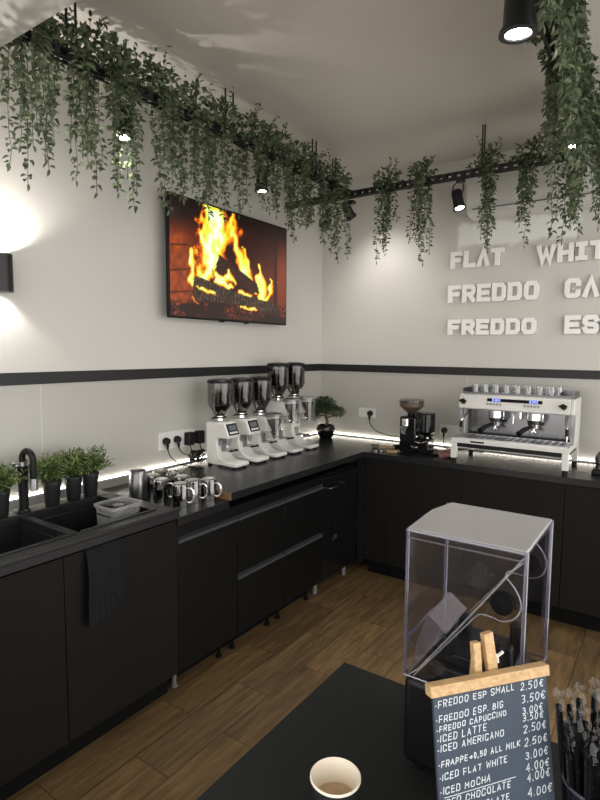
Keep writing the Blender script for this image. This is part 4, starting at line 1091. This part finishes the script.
# blender in its sound enclosure
bl = thing('blender', 'commercial blender in a clear sound cover on a black base', 'blender', (2.239,-3.015,H))
hx2, hy2 = .093, .095
MB().box(-hx2-.001, hx2+.001, -hy2, hy2, .012, .165).build('motor_base', m_black, bl, bevel=.012, seg=3)
for sx in (-.07,.07):
    for sy in (-.07,.07): MB().cyl((sx,sy,0),(sx,sy,.013),.012,n=12).build('rubber_foot', m_black, bl)
MB().box(-.065,.075,-.065,.065,.165,.185).box(-.06,.07,-.05,.06,.185,.205).box(-.045,-.025,-.055,-.035,.2,.235).box(.045,.068,-.055,-.035,.2,.245).box(-.045,-.025,.03,.05,.2,.235).box(.045,.068,.03,.05,.2,.245).build('jar_pad', m_black, bl, bevel=.004)
# clear cover: walls with thickness and a chamfered lid
zc0, zc1 = .165, .422
t_ = .0035
cv = MB()
cv.box(-hx2,hx2,-hy2,-hy2+t_,zc0,zc1-.006).box(-hx2,hx2,hy2-t_,hy2,zc0,zc1-.006).box(-hx2,-hx2+t_,-hy2+t_,hy2-t_,zc0,zc1-.006).box(hx2-t_,hx2,-hy2+t_,hy2-t_,zc0,zc1-.006)
cv.build('clear_cover', m_clear, bl)
lidm = MB()
o_ = [(-hx2,-hy2),(hx2,-hy2),(hx2,hy2),(-hx2+.008,hy2),(-hx2-.006,hy2-.07)]
lidm.prism(o_,2,zc1-.006,zc1-.001)
lidm.build('lid', m_lid, bl, bevel=.0025, seg=3)
eg = MB()
for sx in (-1,1):
    for sy in (-1,1):
        eg.tube([(sx*(hx2-.001),sy*(hy2-.001),zc0),(sx*(hx2-.001),sy*(hy2-.001),zc1-.004)],.0032,8)
eg.tube([(-hx2+.001,-hy2,zc1-.006),(hx2-.001,-hy2,zc1-.006),(hx2,hy2-.001,zc1-.006),(-hx2+.008,hy2,zc1-.006),(-hx2-.006,hy2-.07,zc1-.006),(-hx2,-hy2,zc1-.006)],.0028,8)
eg.tube([(-hx2+.004,-hy2+.001,zc1-.018),(hx2-.004,-hy2+.001,zc1-.018)],.0016,6)
eg.tube([(-hx2,-hy2,zc0+.003),(hx2,-hy2,zc0+.003),(hx2,hy2,zc0+.003),(-hx2,hy2,zc0+.003),(-hx2,-hy2,zc0+.003)],.0022,8)
eg.build('cover_edge', m_edge, bl)
# hinged door split line with the curl round the hinge, on both sides
def bline(y):
    a = [(-.075,.172),(-.045,.212),(-.0,.272),(.021,.300),(.030,.308),(.047,.3085),(.062,.3065),(.079,.315),(.0875,.333),(.085,.349),(.076,.364),(.065,.376),(.067,.384),(.075,.389),(.088,.402)]
    return [(x,y,z) for x, z in a]
m_bedge = clear('bright_edge',(.85,.85,.88,1),.22,.08,.8,.10,(.9,.9,.92,1))
MB().tube(bez(bline(hy2+.0005),5), .0012, 6).build('door_edge', m_bedge, bl)
dl = MB().tube(bez(bline(-hy2-.0005),5), .0012, 6)
for y in (-hy2-.0003,): dl.tube([(-.085,y,.170),(-.067,y,.186),(-.005,y,.273),(.046,y,.347),(.089,y,.410)],.0014,6)
dl.build('door_edge', m_bedge, bl)
MB().lathe([(0,0),(.017,0),(.017,.004),(0,.005)],28,mtx=Matrix.Translation((.061,-hy2,.334)) @ Matrix.Rotation(PI/2,4,'X')).build('hinge_disc', m_kick, bl)
MB().lathe([(0,0),(.017,0),(.017,.004),(0,.005)],28,mtx=Matrix.Translation((.061,hy2,.334)) @ Matrix.Rotation(-PI/2,4,'X')).build('hinge_disc', m_kick, bl)
MB().tube(bez([(-hx2,-.05,.225),(-hx2-.012,-.05,.215),(-hx2-.014,-.05,.205),(-hx2,-.05,.195)],4),.0018,6).tube(bez([(-hx2,.05,.225),(-hx2-.012,.05,.215),(-hx2-.014,.05,.205),(-hx2,.05,.195)],4),.0018,6).tube([(-hx2-.013,-.05,.21),(-hx2-.013,.05,.21)],.0025,6).build('door_handle', m_edge, bl)
# pale triangular reflection in the clear cover, put in as a hazy wedge
MB().prism([(-.069,.262),(-.036,.238),(-.085,.170),(-.0885,.170),(-.0885,.203)],1,-.055,.055).build('reflection_wedge', clear('reflection_haze',(.80,.77,.80,1),.07,.15,.4,.07,(.72,.66,.68,1)), bl)

# menu board on a table easel
TLz = .28
wv = Vector((.119,.149,0)).normalized(); nv = Vector((-wv.y, wv.x, 0))     # nv points to the back
tilt = math.radians(10)
up = (Vector((0,0,1))*math.cos(tilt)+nv*math.sin(tilt)); nb = nv*math.cos(tilt)-Vector((0,0,1))*math.sin(tilt)
TL = Vector((2.2570,-3.2798,1.1765)); BW = .182
hb = (TL.z-H-.012)/up.z
BL = TL-up*hb
mb = thing('menu_board', 'chalkboard menu of iced coffees with prices on a pine easel', 'menu board', (BL.x,BL.y,H))
org = BL-Vector((BL.x,BL.y,H))
def bp(u, v, d): return org+wv*u+up*v+nb*d           # u along, v up, d backwards
def bbox(b, u0, u1, v0, v1, d0, d1):
    vs = [bp(u,v,d) for u, v, d in ((u0,v0,d0),(u1,v0,d0),(u1,v1,d0),(u0,v1,d0),(u0,v0,d1),(u1,v0,d1),(u1,v1,d1),(u0,v1,d1))]
    return b.add(vs, [(0,1,2,3),(7,6,5,4),(0,4,5,1),(1,5,6,2),(2,6,7,3),(3,7,4,0)])
bbox(MB(), .003,BW-.003,.012,hb-.0145,.002,.007).build('slate_panel', m_slate, mb)
bbox(MB(), -.002,BW+.001,hb-.0145,hb,-.002,.014).build('top_rail', m_pine, mb, bevel=.0012)
bbox(MB(), 0,BW,0,.014,-.002,.014).build('bottom_rail', m_pine, mb, bevel=.0012)
bbox(MB(), .077,.088,-.005,hb+.038,.016,.026).build('leg', m_pine, mb, bevel=.001)
b = MB()
vs = [bp(.094+a,v,d) for a, v, d in ((0,hb+.047,.016),(.015,hb+.049,.016),(.015,hb+.049,.026),(0,hb+.047,.026))]+[bp(.094+.028+a,-.003,d) for a, d in ((0,.016),(.014,.016),(.014,.026),(0,.026))]
b.add(vs,[(0,1,2,3),(7,6,5,4),(0,4,5,1),(1,5,6,2),(2,6,7,3),(3,7,4,0)]); b.build('leg', m_pine, mb, bevel=.001)
b = MB(); foot = Vector((0,0,0))
pt_ = bp(.094,hb+.030,.027); pb_ = bp(.095,0,.0)+nv*.105; pb_.z = .002
dirv = (pb_-pt_).normalized(); sd = wv*.007; th_ = nv*.008
b.add([pt_-sd,pt_+sd,pt_+sd+th_,pt_-sd+th_,pb_-sd,pb_+sd,pb_+sd+th_,pb_-sd+th_],[(0,1,2,3),(7,6,5,4),(0,4,5,1),(1,5,6,2),(2,6,7,3),(3,7,4,0)])
b.build('leg', m_pine, mb)
b = MB()
for q in range(3): b.tube([bp(.118,hb+.012,.024), bp(.118+.010*math.cos(q*2.1+.4),hb+.014+.010*math.sin(q*2.1+.4),.022)],.0022,6)
b.build('wing_nut', m_wplast, mb)
# chalk writing
ck = MB(); rc = random.Random(21)
def chalk(txt, u, v, h, w=.75, sl=.0, sp=.32):
    x = u
    for c in txt:
        if c == ' ': x += h*.55; continue
        ww = G[c][0]*h*w; hh = h*rc.uniform(.92,1.06); y0 = v+sl*(x-u)+rc.uniform(-.0004,.0004)
        letter_mesh(ck, c, ww, hh, .0010, .0004, lambda a, q, d, X=x, Y=y0: bp(X+a+.12*q, Y+q, .0018-d), .05, rc)
        x += ww+h*sp*w+.0004
    return x
T = hb-.0205
lines = [('-FREDDO ESP SMALL','2.50€',.003,.0088),('-FREDDO ESP. BIG','3.50€',.0215,.0086),('-FREDDO CAPUCCINO','3.00€',.033,.0076),('-ICED LATTE','3.50€',.0455,.009),('-ICED AMERICANO','2.50€',.058,.0086),
         ('-FRAPPE>0,50 ALL MILK','2.50€',.0765,.0078),('-ICED FLAT WHITE','3.00€',.0925,.0085),('-ICED MOCHA','4.00€',.110,.0088),('-ICED CHOCOLATE','4.00€',.125,.0088),('-HOT CHOCOLATE','4.00€',.140,.0088)]
for tx, pr_, dv_, h in lines:
    chalk(tx, .0045, T-dv_-.006, h, .72, .035)
prices = [(.0005,.0105),(.0175,.011),(.032,.0095),(.0415,.0095),(.056,.0105),(.0735,.0105),(.0905,.0105),(.106,.0105),(.119,.0105),(.139,.011)]
for (tx, pr_, dv_, h), (pv, ph) in zip(lines, prices):
    chalk(pr_, BW-.046, T-pv-.0075, ph, .78, .02)
for u0 in np.linspace(.01,.11,12):
    q = [bp(u0,T-.1205+.035*u0,.0016), bp(u0+.0092,T-.1205+.035*u0,.0016), bp(u0+.0092,T-.1197+.035*u0,.0016), bp(u0,T-.1197+.035*u0,.0016)]
    q2 = [p+nb*.0004 for p in q]; ck.add(q+q2,[(0,1,2,3),(7,6,5,4),(0,4,5,1),(1,5,6,2),(2,6,7,3),(3,7,4,0)])
ck.build('chalk_writing', m_chalk, mb, flat=True)

# straws in a clear cup
SX, SY = 2.440, -3.138
shd = thing('straw_holder', 'clear plastic cup full of wrapped black straws', 'container', (SX,SY,H))
MB().lathe([(0,.003),(.034,.003),(.034,0),(.036,0),(.0445,.134),(.0455,.1345),(.0455,.137),(.0435,.137),(.035,.005)],36).build('cup', m_clear, shd)
MB().lathe([(.0438,.1345),(.0462,.1345),(.0466,.136),(.0462,.1375),(.0438,.1375)],36,closed=True).build('rim', m_edge, shd)
def straw_proto():
    t = thing('drinking_straw', 'black straw in a clear wrapper standing in the straw cup', 'straw', (0,0,0), 0, 'wrapped black straws in the clear cup')
    MB().lathe([(.0036,0),(.0043,0),(.0043,.21),(.0036,.21)],10,closed=True).build('tube', m_gblack, t)
    b = MB(); r = random.Random(5); V = []; n = 10; prof = [(.0008,-.004),(.0049,0),(.0051,.1),(.0053,.200),(.0072,.210),(.0050,.218),(.0078,.226),(.0060,.232)]
    for i, (rr_, z) in enumerate(prof):
        for k in range(n):
            a = 2*PI*k/n; q = rr_*(1+(.35*r.uniform(-1,1) if i > 3 else .06*r.uniform(-1,1)))
            V.append((q*math.cos(a), q*math.sin(a), z+(.004*r.uniform(-1,1) if i > 3 else 0)))
    b.add(V, [(i*n+k, i*n+(k+1)%n, (i+1)*n+(k+1)%n, (i+1)*n+k) for i in range(len(prof)-1) for k in range(n)])
    b.build('wrapper', m_wrap, t, angle=20)
    return t
sp0 = straw_proto(); k = 0; rs = random.Random(9); kids0 = [o for o in COL.objects if o.parent == sp0]
for ring, cnt in ((0,1),(.0115,6),(.0215,12),(.0275,11)):
    for q in range(cnt):
        a = 2*PI*q/max(1,cnt)+ring*40
        if k == 0: o = sp0
        else:
            o = sp0.copy(); COL.objects.link(o)
            for ch in kids0:
                c = ch.copy(); COL.objects.link(c); c.parent = o
        tl = .05+ring*2.6
        o.location = (SX+ring*math.cos(a), SY+ring*math.sin(a), H+.009+rs.uniform(0,.004))
        o.rotation_euler = Matrix.Rotation(ring*4.2, 3, Vector((-math.sin(a), math.cos(a), 0))).to_euler()
        o.scale = (1,1,rs.uniform(.84,1.08)); k += 1

# ------------------------------------------------------------------ light
def lamp(kind, name, loc, energy, parent=None, **kw):
    ld = bpy.data.lights.new(name, kind); ld.energy = energy
    for a, v in kw.items(): setattr(ld, a, v)
    lo = bpy.data.objects.new(name, ld); COL.objects.link(lo); lo.location = loc
    return lo
up_ = lamp('SPOT', 'sconce_up_beam', (.056,-2.690,1.98), 24, spot_size=math.radians(165), spot_blend=.5, shadow_soft_size=.015, color=(1,.95,.88)); up_.rotation_euler = (PI,0,0)
dn_ = lamp('SPOT', 'sconce_down_beam', (.056,-2.690,1.885), 5.5, spot_size=math.radians(110), spot_blend=.5, shadow_soft_size=.02, color=(1,.95,.88))
W = bpy.data.worlds.new('World'); sc.world = W; W.use_nodes = True
bgn = W.node_tree.nodes['Background']; 
wn = W.node_tree.nodes; wl = W.node_tree.links
wt = wn.new('ShaderNodeTexCoord'); ws = wn.new('ShaderNodeSeparateXYZ'); wr = wn.new('ShaderNodeValToRGB')
wl.new(wt.outputs['Generated'], ws.inputs[0])
wm = wn.new('ShaderNodeMapRange'); wm.inputs[1].default_value = -1; wm.inputs[2].default_value = 1; wl.new(ws.outputs['Z'], wm.inputs[0]); wl.new(wm.outputs[0], wr.inputs[0])
wr.color_ramp.elements[0].position = .40; wr.color_ramp.elements[0].color = (.66,.65,.63,1)
wr.color_ramp.elements[1].position = .56; wr.color_ramp.elements[1].color = (1,.98,.95,1)
wl.new(wr.outputs[0], bgn.inputs[0]); bgn.inputs[1].default_value = 2.6
sc.cycles.use_denoising = True
sc.cycles.max_bounces = 10; sc.cycles.transparent_max_bounces = 24
sc.cycles.sample_clamp_indirect = 6
